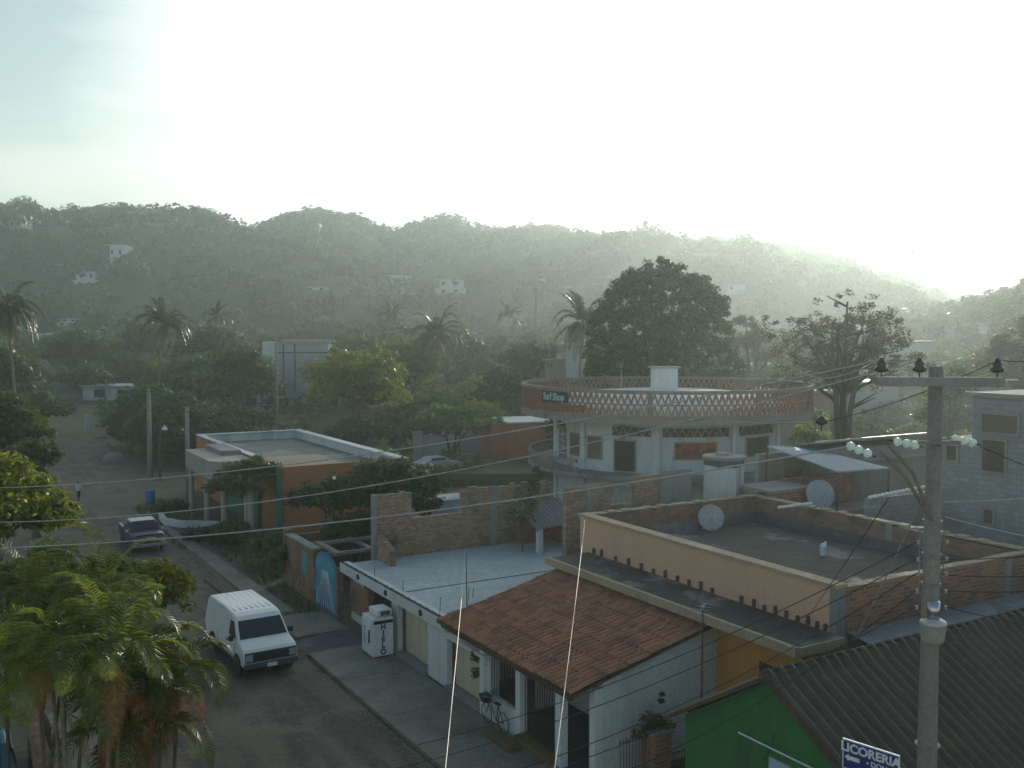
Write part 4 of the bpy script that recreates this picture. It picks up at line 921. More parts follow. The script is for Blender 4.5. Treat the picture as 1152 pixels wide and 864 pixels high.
win('window', 759, 800, 5.9, 6.75, m_orcloth, True, False, 'window filled by an orange checked curtain'); win('window', 833, 857, 5.9, 6.9, m_wood)
def zig(mb, p0, p1, z0, z1, n, r=RW):
    a0, a1 = phw(p0), phw(p1)
    for k in range(n):
        a, b, c = (a0+(a1-a0)*t/n for t in (k, k+.5, k+1))
        for s0, s1 in ((a, b), (c, b)): mb.tube([rp(r+.06, s0, z0), rp(r+.06, s1, z1)], .04, 4)
mb = MB(); 
for p0, p1 in ((694, 734), (746, 814), (824, 862), (628, 640)): arc(mb, RW+.002, RW+.02, phw(p0), phw(p1), 7.1, 7.6, 6)
lt_ = mb.build('transom', m_dark, rb); mb = MB(); zig(mb, 694, 734, 7.1, 7.6, 5); zig(mb, 746, 814, 7.1, 7.6, 9); zig(mb, 824, 862, 7.1, 7.6, 6); zig(mb, 628, 640, 7.1, 7.6, 2); sub('transom_lattice', mb, m_latp, lt_)
mb = MB(); arc(mb, RW, 8.6, 0, 2*PI, 4.75, 4.98, 64); bc = mb.build('balcony', m_conc, rb)
mb = MB(); arc(mb, 8.42, 8.6, -2.6, -.62, 5.55, 5.72, 24); sub('balcony_rail', mb, m_conc, bc)
mb = MB()
for k in range(22):
    a, b, c = -2.6+1.98*k/22, -2.6+1.98*(k+.5)/22, -2.6+1.98*(k+1)/22
    for s0, s1 in ((a, b), (c, b)): mb.tube([rp(8.5, s0, 4.98), rp(8.5, s1, 5.55)], .045, 4)
sub('balcony_lattice', mb, m_latp, bc)
# brick house in front of round building
bh = T('brick_annex', (26, 34.5, 0), 'unfinished pale brick annex wall below the round building', 'wall')
mb = MB(); mb.box(23.05, 25.4, 34.5, 34.75, 0, 6.4); mb.box(25.4, 26.7, 34.5, 34.75, 0, 5.45); mb.box(26.7, 29.4, 34.5, 34.75, 0, 6.6); mb.box(25.4, 26.7, 34.5, 34.75, 6.2, 6.32); mb.build('masonry', m_brick, bh)
mb = MB()
for k in range(4):
    a = 25.4+k*1.3/4; mb.tube([(a, 34.6, 5.5), (a+.16, 34.6, 6.15)], .045, 4); mb.tube([(a+.325, 34.6, 5.5), (a+.16, 34.6, 6.15)], .045, 4)
mb.build('lattice', m_latp, bh)
mb = MB(); mb.box(24.1, 24.4, 34.44, 34.499, 0, 6.3); mb.box(28.1, 29.9, 34.42, 34.499, 4.3, 6.75); mb.build('pillar', m_conc, bh)
mb = MB(); mb.box(26.0, 26.9, 34.25, 34.43, 5.2, 5.45); mb.build('ledge', m_conc, bh)
# water tank tower
c = at(814, 540, 45.5); wt = T('water_tank', (c.x, c.y, 0), 'white stained octagonal water tank tower with dark capped top', 'water tank')
oc = [(c.x+.92*math.cos(PI/8+k*PI/4-.5), c.y+.92*math.sin(PI/8+k*PI/4-.5)) for k in range(8)]
MB().add([(x, y, 4.2) for x, y in oc]+[(x, y, 7.15) for x, y in oc], [tuple(range(8))[::-1], tuple(range(8, 16))]+[(i, (i+1) % 8, 8+(i+1) % 8, 8+i) for i in range(8)]).build('tank_body', M('tank_stained_white', (.62, .65, .65), (.45, .47, .47), 1.6, streak=True, c3=(.12, .12, .11)), wt)
MB().lathe((c.x, c.y, 0), [(.9, 0), (.9, 4.2)], 8).build('base', m_conc, wt)
MB().lathe((c.x, c.y, 7.15), [(.98, 0), (1.02, .1), (.98, .16), (0.4, .2), (.36, .28), (0, .28)], 24).build('cap', m_conc, wt)
MB().add([(c.x+(x-c.x)*1.012, c.y+(y-c.y)*1.012, 6.86+.05*math.sin(i*2.)) for i, (x, y) in enumerate(oc)]+[(c.x+(x-c.x)*1.012, c.y+(y-c.y)*1.012, 7.14) for x, y in oc], [(i, (i+1) % 8, 8+(i+1) % 8, 8+i) for i in range(8)]).build('stained_rim', m_dconc, wt)
MB().tube([(c.x+.55, c.y-.1, 7.3), (c.x+.55, c.y-.1, 8.35)], .04, 6).build('pipe', m_alu, wt)
MB().tube([(c.x+.1, c.y-.97, 4.2), (c.x+.1, c.y-.97, 7.2)], .03, 6).build('downpipe', m_conc, wt)

# ------------------------------------------------------------------ right side buildings
bs_ = T('brick_low_house', (34, 33, 0), 'low rough brick house with plaster bands under the blue tin canopy', 'house')
mb = MB(); mb.box(31.62, 34.2, 31.2, 31.45, 0, 5.9); mb.box(34.2, 39, 33.0, 33.25, 0, 6.1); mb.box(34.0, 34.2, 31.45, 33, 0, 6.0); mb.build('wall', m_brickr, bs_)
mb = MB(); mb.box(31.6, 34.4, 31.1, 33.3, 5.91, 6.02); mb.box(34.4, 41, 31.5, 33.3, 4.4, 4.6); mb.build('roof', m_conc, bs_)
mb = MB(); mb.box(34.25, 41, 34.6, 34.85, 0, 7.1); mb.build('rear_wall', m_beige, bs_)
sub('opening', MB().box(36, 37.6, 34.57, 34.6, 5.6, 6.3).box(38.2, 39.4, 34.57, 34.6, 5.3, 6.1), m_brickr, bs_.children[-1])
cn = T('tin_canopy', (36, 33, 0), 'tilted blue-white tin canopy roof beside the round building', 'canopy')
q0, q1, q2, q3 = at(863, 503, 47), at(943, 532, 44), at(1000, 528, 45), at(912, 505, 49)
up_ = Vector((0, 0, .07)); MB().hexa([q0, q1, q2, q3], [q0+up_, q1+up_, q2+up_, q3+up_]).build('roof_sheet', m_tinw, cn)
mb = MB()
for q in (q1, q2, q0): mb.tube([(q.x, q.y, 0), tuple(q)], .05, 6)
mb.build('post', m_rust, cn)
ts = T('tin_roof_shed', (42, 33, 0), 'grey walled shed with a bright-edged tin roof behind the power pole', 'shed')
mb = MB(); mb.hexa([(36.6, 33.2, 7.62), (45.6, 33.2, 7.62), (45.6, 35.6, 7.2), (36.9, 35.6, 7.2)], [(36.6, 33.2, 7.7), (45.6, 33.2, 7.7), (45.6, 35.6, 7.28), (36.9, 35.6, 7.28)]); mb.build('roof', m_conc, ts)
MB().box(36.5, 45.7, 33.1, 33.199, 7.66, 7.74).build('roof_edge', m_alu, ts)
mb = MB(); mb.box(37.2, 45.3, 33.5, 35.4, 0, 7.2); mb.build('wall', m_conc, ts)
sub('roof_strip', MB().box(39, 45.2, 33.3, 33.48, 6.5, 6.62), m_tinw, ts.children[-1])
gb = T('grey_block_wall', (36, 27.3, 0), 'grey plastered block wall with a scalloped white top edge', 'wall')
mb = MB(); mb.box(33.2, 38.2, 27.2, 27.5, 0, 6.1); mb.build('masonry', m_block, gb)
mb = MB()
for k in range(15): mb.lathe((33.35+k*.26, 27.3, 6.15+k*.012), [(.0, -.09), (.09, -.05), (.11, 0), (.07, .07), (0, .09)], 10)
mb.build('scalloped_edge', m_signw, gb)
MB().tube([at(875, 571, 40), at(914, 566, 39.5)], .06, 8).build('white_pipe', m_white2, gb)
gh = T('grey_block_house', (40, 22, 0), 'tall grey block house with two storeys and small windows at right edge', 'house')
mb = MB(); mb.box(37, 45, 10, 25.25, 0, 10.35); mb.box(37.0, 45, 25.25, 26.75, 0, 8.5); mb.build('wall', m_block, gh)
mb = MB(); mb.box(36.85, 45.2, 9.9, 25.5, 10.351, 10.5); mb.build('roof_slab', m_conc, gh)
MB().box(36.84, 36.9, 9.9, 25.52, 10.5, 10.53).build('roof_edge', m_alu, gh)
for (y0, y1, z0, z1, mt, lb) in ((23.25, 24.75, 8.95, 9.65, M('olive_window', (.12, .1, .05), (.09, .075, .04), 2, rough=.3), 'wide olive window'), (23.75, 24.7, 7.35, 8.6, m_wood, 'brown framed window'), (25.9, 26.35, 7.6, 8.2, m_wood, 'small brown window'), (24.2, 24.6, 5.2, 5.75, m_win, None), (20.5, 22.6, 8.9, 9.65, m_glass, None)):
    f = MB().box(36.93, 36.99, y0, y1, z0, z1).build('window', mt, gh)
    if lb: f['label'] = lb
    sub('frame', MB().box(36.9, 36.985, y0-.1, y0-.001, z0-.1, z1+.1).box(36.9, 36.985, y1+.001, y1+.1, z0-.1, z1+.1).box(36.9, 36.985, y0, y1, z1+.001, z1+.1).box(36.9, 36.985, y0, y1, z0-.1, z0-.001), m_conc, f)
MB().box(37.0, 45, 26.78, 26.9, 0, 7.6).build('side_wall', m_brickd, gh)
lw = T('rough_side_wall', (34, 20, 0), 'dark rough brick boundary wall right of the power pole', 'wall')
MB().box(31.75, 36.8, 19.2, 19.45, 0, 5.3).box(36.6, 36.8, 10, 19.2, 0, 4.9).build('masonry', m_brickd, lw)
MB().box(31.75, 36.6, 12, 19.2, 3.8, 4.0).build('roof', m_roofd, lw)

# ------------------------------------------------------------------ mid-left: terracotta house with white parapet roof
oh = T('terracotta_house', (23, 71, 0), 'terracotta house with white-lined parapet roof and green columns', 'house')
mb = MB(); mb.box(18.8, 19.05, 60.3, 82.8, 0, 4.5); mb.box(19.05, 27.2, 60.3, 60.55, 0, 4.5); mb.box(27.2, 27.45, 60.3, 82.8, 0, 4.5); mb.box(19.05, 27.2, 82.55, 82.8, 0, 4.5); mb.build('wall', m_brickor, oh)
mb = MB(); mb.box(19.06, 27.19, 60.56, 82.54, 3.6, 3.85); mb.build('roof', M('weathered_green_grey_roof', (.2, .23, .2), (.14, .16, .14), .35, c3=(.34, .36, .34), fine=4), oh)
MB().box(19.3, 23.4, 60.57, 66.4, 3.851, 4.42).build('porch_roof', M('tan_roof', (.36, .27, .2), (.28, .21, .16), .5), oh)
mb = MB(); mb.box(19.06, 19.12, 66.5, 82.5, 3.86, 4.5); mb.box(27.1, 27.19, 60.6, 82.5, 3.86, 4.5); mb.box(19.13, 27.09, 82.4, 82.53, 3.86, 4.5); mb.box(18.75, 19.25, 66.5, 82.85, 4.502, 4.56); mb.box(26.9, 27.6, 60.25, 82.85, 4.502, 4.56); mb.box(19.25, 26.9, 82.2, 82.85, 4.502, 4.56); mb.build('parapet_lining', m_white, oh)
mb = MB(); mb.box(18.5, 18.79, 60.0, 60.29, 0, 4.49); mb.box(18.5, 18.79, 64.4, 64.65, 0, 4.0); mb.box(18.5, 18.79, 68.2, 68.45, 0, 4.0); mb.build('column', m_dgreen, oh)
pc = T('curved_porch', (16.5, 69, 0), 'beige porch with rounded canopy slab on pale columns', 'porch')
pts = [(18.7, 74), (16.2, 74), (15.9, 73.6), (15.9, 66.4), (16.3, 65.7), (17.1, 65.5), (18.7, 65.5)]; n = len(pts)
MB().add([(x, y, 3.15) for x, y in pts]+[(x, y, 4.4) for x, y in pts], [tuple(range(n)), tuple(range(n, 2*n))[::-1]]+[(i, n+i, n+(i+1) % n, (i+1) % n) for i in range(n)]).build('canopy', m_beige, pc)
MB().box(18.0, 18.7, 60.5, 74, 4.0, 4.1).box(17.4, 18.7, 69, 74, 4.41, 4.7).build('slab', m_conc, pc)
mb = MB()
for y in (73.2, 68.5, 64.0, 61.5, 60.6): mb.tube([(16.2 if y > 62 else 17, y, 0), (16.2 if y > 62 else 17, y, 3.14)], .2, 10)
mb.build('column', m_beige, pc)
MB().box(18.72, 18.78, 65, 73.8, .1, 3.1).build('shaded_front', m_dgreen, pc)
mb = MB(); pts = [(13.6+.0, 71.0), (13.4, 68.6), (14.1, 67.2), (15.4, 66.4), (16.4, 65.6)]
for i in range(4):
    (x0, y0), (x1, y1) = pts[i], pts[i+1]; mb.hexa([(x0-.15, y0, 0), (x0+.15, y0, 0), (x1+.15, y1, 0), (x1-.15, y1, 0)], [(x0-.15, y0, .45), (x0+.15, y0, .45), (x1+.15, y1, .45), (x1-.15, y1, .45)])
simple('garden_kerb', mb, m_whiteS, 'low curved pale kerb wall in front of the beige porch', 'low wall')
# orange box house
c = at(573, 478, 92); ob = T('orange_box_house', (c.x, c.y, 0), 'plain orange box-shaped house with pale roof behind the brick ruin', 'house')
ax = Vector((FX, FY, 0)); e1 = (Vector((RX, RY, 0))*.95+ax*.3).normalized(); e2 = Vector((-e1.y, e1.x, 0)); b0 = Vector((c.x, c.y, 0))
def quadbox(mb, o, u, lu, v, lv, z0, z1):
    p = [o, o+u*lu, o+u*lu+v*lv, o+v*lv]; return mb.hexa([(q.x, q.y, z0) for q in p], [(q.x, q.y, z1) for q in p])
quadbox(MB(), b0, e1, 5.5, e2, 6, 0, 4.4).build('wall', m_brickor, ob); quadbox(MB(), b0-e1*.1-e2*.1, e1, 5.7, e2, 6.2, 4.401, 4.55).build('roof', m_roofw, ob)
c = at(553, 478, 93); b1 = Vector((c.x, c.y, 0)); quadbox(MB(), b1, e1, 1.66, e2, 4, 0, 4.3).build('side_wing', m_brickor, ob)
# grey fence with gate panels
gf = T('panel_wall', at(530, 505, 104)*1, 'grey wall with two large gate panels behind the parked white car', 'wall'); gf.location.z = 0
o_ = gf.location.copy(); mb = MB(); quadbox(mb, o_-e1*6, e1, 14, e2, .3, 0, 3.2); mb.build('masonry', m_fargrey, gf)
mb = MB()
for k in (-1.8, 1.2): quadbox(mb, o_+e1*(k+.6)-e2*.06, e1, 2.5, e2, .05, .2, 2.5)
mb.build('gate_panel', M('grey_gate', (.24, .29, .3), (.2, .24, .25), 1), gf)
mb = MB()
for k in (-1.35, 1.2, 4.2): quadbox(mb, o_+e1*k-e2*.1, e1, .12, e2, .08, 0, 2.8)
mb.build('gate_post', m_dark, gf)
c = at(470, 487, 88); gp = T('gate_pillar', (c.x, c.y, 0), 'tall grey concrete pillar standing left of the red-brown shed', 'pillar'); MB().box(c.x-.4, c.x+.4, c.y-.4, c.y+.4, 0, c.z, rot=-.5).build('shaft', m_conc, gp, bevel=.02)
MB().box(c.x-.46, c.x+.46, c.y-.46, c.y+.46, c.z+.002, c.z+.1, rot=-.5).build('cap', m_conc, gp)
c = at(500, 500, 110); rs = T('red_shed', (c.x, c.y, 0), 'low red-brown shed with rusty roof right of the grey gate pillar', 'shed'); quadbox(MB(), Vector((c.x, c.y, 0))-e1*3, e1, 5, e2, 3, 0, 2.6).build('wall', m_pink, rs); quadbox(MB(), Vector((c.x, c.y, 0))-e1*3.2-e2*.3, e1, 5.4, e2, 3.5, 2.61, 2.75).build('roof', m_rust, rs)
# creeper at the foot of the round building
c0, c1 = at(606, 528, 50), at(588, 580, 47); cv = T('creeper', (c1.x, c1.y, 0), 'dark green creeper climbing beside the left foot of the round building', 'creeper')
MB().tube([(c1.x, c1.y, 0), tuple(c1), tuple(c0)], [.05, .04, .015], 6).build('stem', m_bark, cv)
leaves('foliage', L_dark, [tuple(c0.lerp(c1, k/9)-Vector((c1.x, c1.y, 0))+Vector((.25*math.sin(k*2.1), .2*math.cos(k*1.7), 0)))+(.22+.05*k,) for k in range(10)], 60, .1, None, cv, 12)
c = at(511, 562, 57); wb = T('white_tank_roof', (c.x, c.y, 0), 'bright white flat roof patch seen through the gap of the brick ruin', 'roof'); MB().box(c.x-1.3, c.x+1.2, c.y-.5, c.y+1.5, 0, c.z+.1).build('block', m_roofw, wb)
c = at(617, 572, 44.6); 
# far houses
def house(label, px, py, wpx, hpx, D=None, mat=m_far, z0=None, name='hillside_house', tiers=2, roofm=None, seed=0, group=None):
    if D: p = at(px, py, D); a = p.x*RX+p.y*RY; b = p.x*FX+p.y*FY; zb = hgt(a, b)-.5
    else: p, D = hit(px, py); zb = p.z-2
    w = wpx/FL*D; hh = hpx/FL*D; top = at(px, py-hpx, D).z; top = max(top, zb+2.5)
    rn = random.Random(seed+int(px)); root = T(name, (p.x, p.y, zb), label, 'house', group); u = Vector((RX, RY, 0)); v = Vector((-u.y, u.x, 0)); 
    yaw = rn.uniform(-.3, .3); u = Vector((u.x*math.cos(yaw)-u.y*math.sin(yaw), u.x*math.sin(yaw)+u.y*math.cos(yaw), 0)); v = Vector((-u.y, u.x, 0)); o = Vector((p.x, p.y, 0))-u*w/2
    mb = MB(); ht = (top-zb)/tiers; 
    for k in range(tiers): quadbox(mb, o+u*(w*.2*k*rn.random())+v*(k*1.5), u, w*(1-.22*k), v, 7, zb+ht*k, zb+ht*(k+1)-.15)
    mb.build('wall', mat, root)
    mb = MB()
    for k in range(tiers): quadbox(mb, o-u*.4+v*(k*1.5-.5), u, w*(1-.22*k)+.8, v, 7.8, zb+ht*(k+1)-.148, zb+ht*(k+1)+.05)
    mb.build('roof', roofm or mat, root)
    for k in range(tiers):
        nwin = max(2, int(w/3.5)); 
        for j in range(min(nwin, 4)):
            x_ = w*(.12+.24*j if nwin > 3 else .2+.4*j)
            zz = zb+ht*k+ht*.35 if tiers > 1 or True else 0
            if zz < top-ht*1.9: continue
            quadbox(MB(), o+u*(x_)+v*(k*1.5-.04), u, w*.12, v, .04, zz, zz+min(1.6, ht*.42)).build('window', m_dark, root)
    return root
HL = [(15, 262, 18, 8, 'long bright white house high on the hill at the left edge'), (130, 305, 20, 18, 'white stepped house high on the hill, left part'), (96, 322, 24, 9, 'low white house with balconies below the stepped hill house'), (64, 308, 8, 5, 'tiny white house left of the stepped hill house'), (155, 308, 10, 7, 'faint grey house right of the stepped hill house'),
      (357, 333, 26, 5, 'long low white roof on the slope, middle left'), (449, 329, 24, 11, 'white house with blue roof on the slope above the dark palm'), (468, 337, 28, 8, 'tan terraced house just below the blue roofed hill house'), (507, 331, 30, 9, 'open white house with gable end above the dark palm'),
      (728, 277, 12, 8, 'pale house on the ridge left of the ridge-top villa'), (768, 282, 26, 9, 'hazy villa at the ridge top above the great domed tree'), (765, 296, 20, 8, 'faint white house below the ridge-top villa'), (806, 300, 20, 7, 'faint low house on the ridge slope right of the villa'), (830, 335, 22, 8, 'faint white house beside the great domed tree top'), (640, 331, 8, 4, 'tiny white house on the slope beside the palm crown'),
      (45, 396, 14, 12, 'bluish white house behind the tall left palm'), (600, 330, 34, 9, 'broad hazy white house on the slope behind the lamp mast')]
for (px, py, w, h, lb) in HL: house(lb, px, py-3, w*1.15, h*1.5, seed=3)
house('white two-storey house among trees behind the coconut palm crown', 76, 387, 24, 10, D=330, name='valley_house', mat=m_far)
house('long low white house at the end of the dirt street', 148, 470, 112, 36, D=168, name='street_house', tiers=1, mat=m_white)
house('pale roof house among the trees left of the grey tower-like house', 268, 455, 90, 20, D=150, name='street_house', tiers=1, mat=m_white)
house('long flat roofed grey house behind the yellow-topped tree', 430, 420, 70, 38, D=178, name='valley_house', mat=m_fargrey, tiers=2)
house('small pinkish house next to the grey slab tower', 628, 428, 30, 24, D=122, name='valley_house', mat=m_pink, tiers=1)
house('plain grey slab tower left of the great domed tree', 646, 428, 18, 41, D=120, name='slab_tower', mat=m_fargrey, tiers=1)
house('low white building seen under the feathery tree', 985, 446, 50, 16, D=118, name='valley_house', mat=m_fargrey, tiers=1, roofm=m_tinw)
house('low white roof house beyond the round building parapet', 862, 428, 46, 18, D=128, name='valley_house', mat=m_white, tiers=1)
house('pink beige house between the round building and the feathery tree', 905, 480, 60, 40, D=84, name='valley_house', mat=m_pink, tiers=1, roofm=m_beige)
house('small house with a sunlit white roof in the haze at right', 1090, 376, 34, 10, D=200, name='valley_house', mat=m_fargrey, tiers=1, roofm=m_tinw)
house('tiny bright house in the haze near the right edge', 1118, 378, 9, 14, D=190, name='valley_house', mat=m_white, tiers=1)
house('brown roofed house on the hazy right slope', 1020, 398, 60, 14, D=170, name='valley_house', mat=m_fargrey, tiers=1, roofm=m_rust)
# grey tower-like house
c = at(332, 430, 165); tk = T('grey_tall_house', (c.x, c.y, 0), 'tall grey house with two dark seams and a pink roof line', 'house'); u = Vector((RX, RY, 0)); v = Vector((FX, FY, 0)); o = Vector((c.x, c.y, 0))
quadbox(MB(), o-u*3.4, u, 9, v, 8, 0, 11.0).build('wall', m_fargrey, tk); quadbox(MB(), o-u*3.0-v*.2, u, 9, v, 8, 11.01, 11.6).build('roof', m_pink, tk)
mb = MB(); quadbox(mb, o-u*2.0-v*.1, u, .22, v, .09, 3, 10.9); quadbox(mb, o-u*.1-v*.1, u, .22, v, .09, 3, 10.9); quadbox(mb, o-u*3.3-v*.1, u, 8.8, v, .09, 9.4, 9.6); mb.build('seam', m_dark, tk)
quadbox(MB(), o-u*5.4, u, 1.98, v, 5, 0, 11.3).build('side_tower', m_white, tk)

# ------------------------------------------------------------------ poles and wires
def upole(name, label, px, ytop, D, r=.15, mat=m_pole, lamp=False):
    t = at(px, ytop, D); o = T(name, (t.x, t.y, 0), label, 'pole'); MB().tube([(t.x, t.y, 0), (t.x, t.y, t.z)], [r*1.2, r*.8], 10).build('shaft', mat, o, smooth=True)
    MB().box(t.x-.5, t.x+.5, t.y-.05, t.y+.05, t.z-.35, t.z-.25, rot=TH*-1).build('crossarm', m_wood, o)
    if lamp: MB().tube([(t.x, t.y, t.z-.1), (t.x+.8*RX, t.y+.8*RY, t.z+.25), (t.x+1.2*RX, t.y+1.2*RY, t.z+.2)], [.05, .05, .1], 6).build('lamp_arm', m_alu, o)
    return t
upole('utility_pole', 'pale concrete pole at the street corner, tallest of the corner poles', 167, 437, 88, .2, m_conc)
upole('utility_pole', 'grey pole rising beside the beige canopy', 210, 458, 74, .17, m_conc)
upole('utility_pole', 'thin leaning wooden pole between the two corner poles', 179, 472, 86, .1, m_wood)
upole('utility_pole', 'distant pole in front of the low white house down the street', 119, 428, 150, .14, m_conc)
upole('utility_pole', 'pale pole in front of the grey tower-like house', 311, 380, 105, .13, m_conc)
upole('lamp_mast', 'tall hazy lamp mast standing before the hill, middle of the picture', 603, 324, 210, .16, m_dconc, True)
upole('utility_pole', 'thin rod pole inside the roof ring of the round building', 699, 410, 66, .03, m_alu)
for i, (px, py, D) in enumerate(((185, 482, 86), (152, 445, 120))):
    t = at(px, py, D); o = T('street_lamp', (t.x, t.y, t.z), ['small white lantern glinting beside the leaning wooden pole', 'small white lantern glinting above the low white house'][i], 'lantern'); s = .3*D/90
    MB().lathe(t, [(.0, -.5*s), (.9*s, -.4*s), (.7*s, .2*s), (.2*s, .6*s), (0, 1.3*s)], 8).build('shade', m_signw, o); MB().tube([t+Vector((0, 0, 1.2*s)), t+Vector((-.9, .5, 1.2*s)), Vector((t.x-.95, t.y+.5, 0))], .03, 5).build('arm', m_dwire, o)
# main pole
PB = Vector((13.78, 10.12, 0))
mp = T('power_pole', PB, 'big concrete power pole with crossarm and glass insulator strings at right', 'utility pole')
pt = at(1053, 412, 16); PB = Vector((pt.x, pt.y, 0)); mp.location = PB
def pz(py): return at(1050, py, 16).z
def pp_(z): return Vector((PB.x, PB.y, z))
MB().tube([pp_(-.1), pp_(7), pp_(pt.z)], [.205, .15, .112], 14).build('shaft', m_pole, mp, smooth=True)
ru = Vector((RX, RY, 0)); fu = Vector((FX, FY, 0))
cd = (ru*.985+fu*-.1).normalized(); cn_ = Vector((-cd.y, cd.x, 0))
def beam(mb, c, d, l0, l1, n, w, z0, z1): 
    p = [c+d*l0-n*w, c+d*l1-n*w, c+d*l1+n*w, c+d*l0+n*w]; return mb.hexa([(q.x, q.y, z0) for q in p], [(q.x, q.y, z1) for q in p])
zc = pz(434)
ca = beam(MB(), pp_(0)-cn_*.2, cd, -.98, .98, cn_, .07, zc, zc+.15).build('crossarm', m_beam, mp, bevel=.01)
def pin(px, py):
    q = (px-1053)/FL*16; c = pp_(0)-cn_*.2+cd*q; z = zc+.151
    f = MB().tube([(c.x, c.y, z), (c.x, c.y, z+.12)], .012, 6).build('insulator', m_black, mp)
    sub('bell', MB().lathe((c.x, c.y, z+.07), [(.04, 0), (.1, .02), (.11, .07), (.07, .1), (.085, .14), (.05, .19), (.03, .21), (.04, .23), (0, .24)], 18), m_ceram, f, smooth=True)
    return Vector((c.x, c.y, z+.27))
pins = [pin(990, 405), pin(1031, 405), pin(1114, 408)]
beam(MB(), pp_(0)-cn_*.2+Vector((0, 0, 0)), cd, .985, 1.2, cn_, .03, zc+.1, zc+.12).build('arm_tip', m_alu, mp)
c = at(924, 478, 17); f = MB().tube([c+Vector((0, 0, -.1)), c], .012, 6).build('line_insulator', m_black, mp); sub('bell', MB().lathe(c, [(.04, 0), (.1, .03), (.09, .09), (.05, .14), (0, .17)], 14), m_ceram, f, smooth=True)
zb = pz(588)
mb = MB()
for (px, py) in ((990, 508), (999, 500)):
    mb.tube([pp_(zb-.05)-cn_*.1, at(px+28, (py+588)/2-12, 15.9), at(px, py, 16.3)], .028, 6)
mb.build('brace', M('weathered_timber', (.26, .2, .15), (.18, .14, .1), 3), mp)
beam(MB(), pp_(0)-cn_*.17, cd, -.3, .35, cn_, .03, pz(499), pz(495)).build('lower_crossarm', m_pole, mp)
def string(pts, D):
    ds = [at(x, y, D) for x, y in pts]; ax = (ds[1]-ds[0]).normalized(); mb = MB()
    mb.tube([ds[0]-ax*.15, ds[-1]+ax*.15], .01, 5); s = mb.build('insulator_string', m_dwire, mp)
    for d in ds:
        sub('disc', MB().lathe(d, [(.0, -.07), (.035, -.065), (.04, -.04), (.062, -.035), (.074, -.015), (.074, 0.005), (.06, .04), (.035, .06), (0, .066)], 20, axis=ax*.35+Vector((0, 0, 1))+fu*-.25), m_disc, s, smooth=True)
    return ds
s1 = string([(957, 502), (966, 506), (976, 510)], 15.6); s2 = string([(1010, 497), (1020, 499), (1029, 501)], 16.2); s3 = string([(1075, 494), (1084, 496), (1094, 498)], 16)
# hardware down the pole
mb = MB(); zs = [pz(y) for y in (597, 606, 615, 625, 634, 643, 652, 662, 672)]
for side in (-1, 1):
    mb.tube([pp_(zs[0])+ru*side*.2, pp_(zs[-1])+ru*side*.2], .012, 5)
    for z in zs[::2]: mb.tube([pp_(z)+ru*side*.12, pp_(z)+ru*side*.24], .014, 5)
mb.build('wire_rack', m_pole, mp)
for side in (-1, 1):
    for z in [pz(y) for y in (612, 631, 648, 668, 687)]: MB().lathe(pp_(z)+ru*side*.235-fu*.03, [(.015, -.03), (.03, -.025), (.02, 0), (.03, .025), (.015, .03)], 10).build('spool', m_dish, mp)
mb = MB()
for y in (590, 628, 662): mb.lathe(pp_(pz(y)), [(.16, 0), (.16, .05), (.15, .05)], 16)
mb.lathe(pp_(pz(848)), [(.2, 0), (.2, .03)], 16); mb.build('band', m_pole, mp)
cc = pp_(0)-fu*.12; mb = MB(); mb.lathe((cc.x, cc.y, pz(725)), [(.14, 0), (.175, .03), (.205, .3), (.215, .31), (.2, .35), (.1, .4), (0, .4)], 24); bw_ = mb.build('meter_bowl', m_alu, mp, smooth=True)
sub('cylinder', MB().lathe((cc.x, cc.y, pz(700)), [(.1, 0), (.1, .32), (0, .33)], 16), m_steel, bw_, smooth=True)
# licoreria sign
sg = T('shop_sign', (12.6, 10, 4.5), 'blue and white LICORERIA arrow sign beside the power pole', 'sign')
D0 = 14.2; a_, b_ = at(948, 830, D0), at(1012, 852, D0-.55); xd = (b_-a_); xd.z = 0; L_ = xd.length; xd.normalize(); slope = 0
dn = Vector((0, 0, -1)); w = L_; hS = at(948, 830, D0).z-at(948, 853, D0).z+.14; 
nrm = xd.cross(Vector((0, 0, 1))).normalized(); nrm = nrm if nrm.dot(fu) < 0 else -nrm
def sq(mb, u0, u1, v0, v1, off, th):
    tl = a_+nrm*off; dz = (b_-a_).z/L_; P_ = lambda u, v: tl+xd*u+Vector((0, 0, dz*u*.55-v))
    q = [P_(u0, v1), P_(u1, v1), P_(u1, v0), P_(u0, v0)]; return mb.hexa([x-nrm*th for x in q], q)
sq(MB(), 0, L_, 0, hS, 0, .02).build('board', m_signw, sg)
sq(MB(), .02, L_-.02, .02, hS-.02, .006, .004).build('face', m_navy, sg)
dz = (b_-a_).z/L_*.55; xs = (xd+Vector((0, 0, dz))).normalized()
text('lettering', 'LICORERIA', .175, a_+xd*(L_/2)+Vector((0, 0, dz*L_/2-.115))+nrm*.012, xs, (0, 0, 1), m_signw, sg, .006, bold=.006)
text('lettering', '• DON', .1, a_+xd*(L_*.62)+Vector((0, 0, dz*L_*.62-.25))+nrm*.012, xs, (0, 0, 1), m_signw, sg, .006, bold=.002)
P_ = lambda u, v: a_+nrm*.014+xd*u+Vector((0, 0, dz*u-v))
MB().add([P_(.04, .25), P_(.1, .2), P_(.1, .225), P_(.26, .225), P_(.26, .285), P_(.1, .285), P_(.1, .31)], [(0, 6, 5, 4, 3, 2, 1)]).build('arrow', m_signw, sg)
pc_ = a_+xd*L_*.7-nrm*.05; MB().tube([(pc_.x, pc_.y, 0), (pc_.x, pc_.y, a_.z-.15)], .035, 8).build('post', m_steel, sg)
def ext(p, q): return Vector(q)+(Vector(p)-Vector(q))*1.5
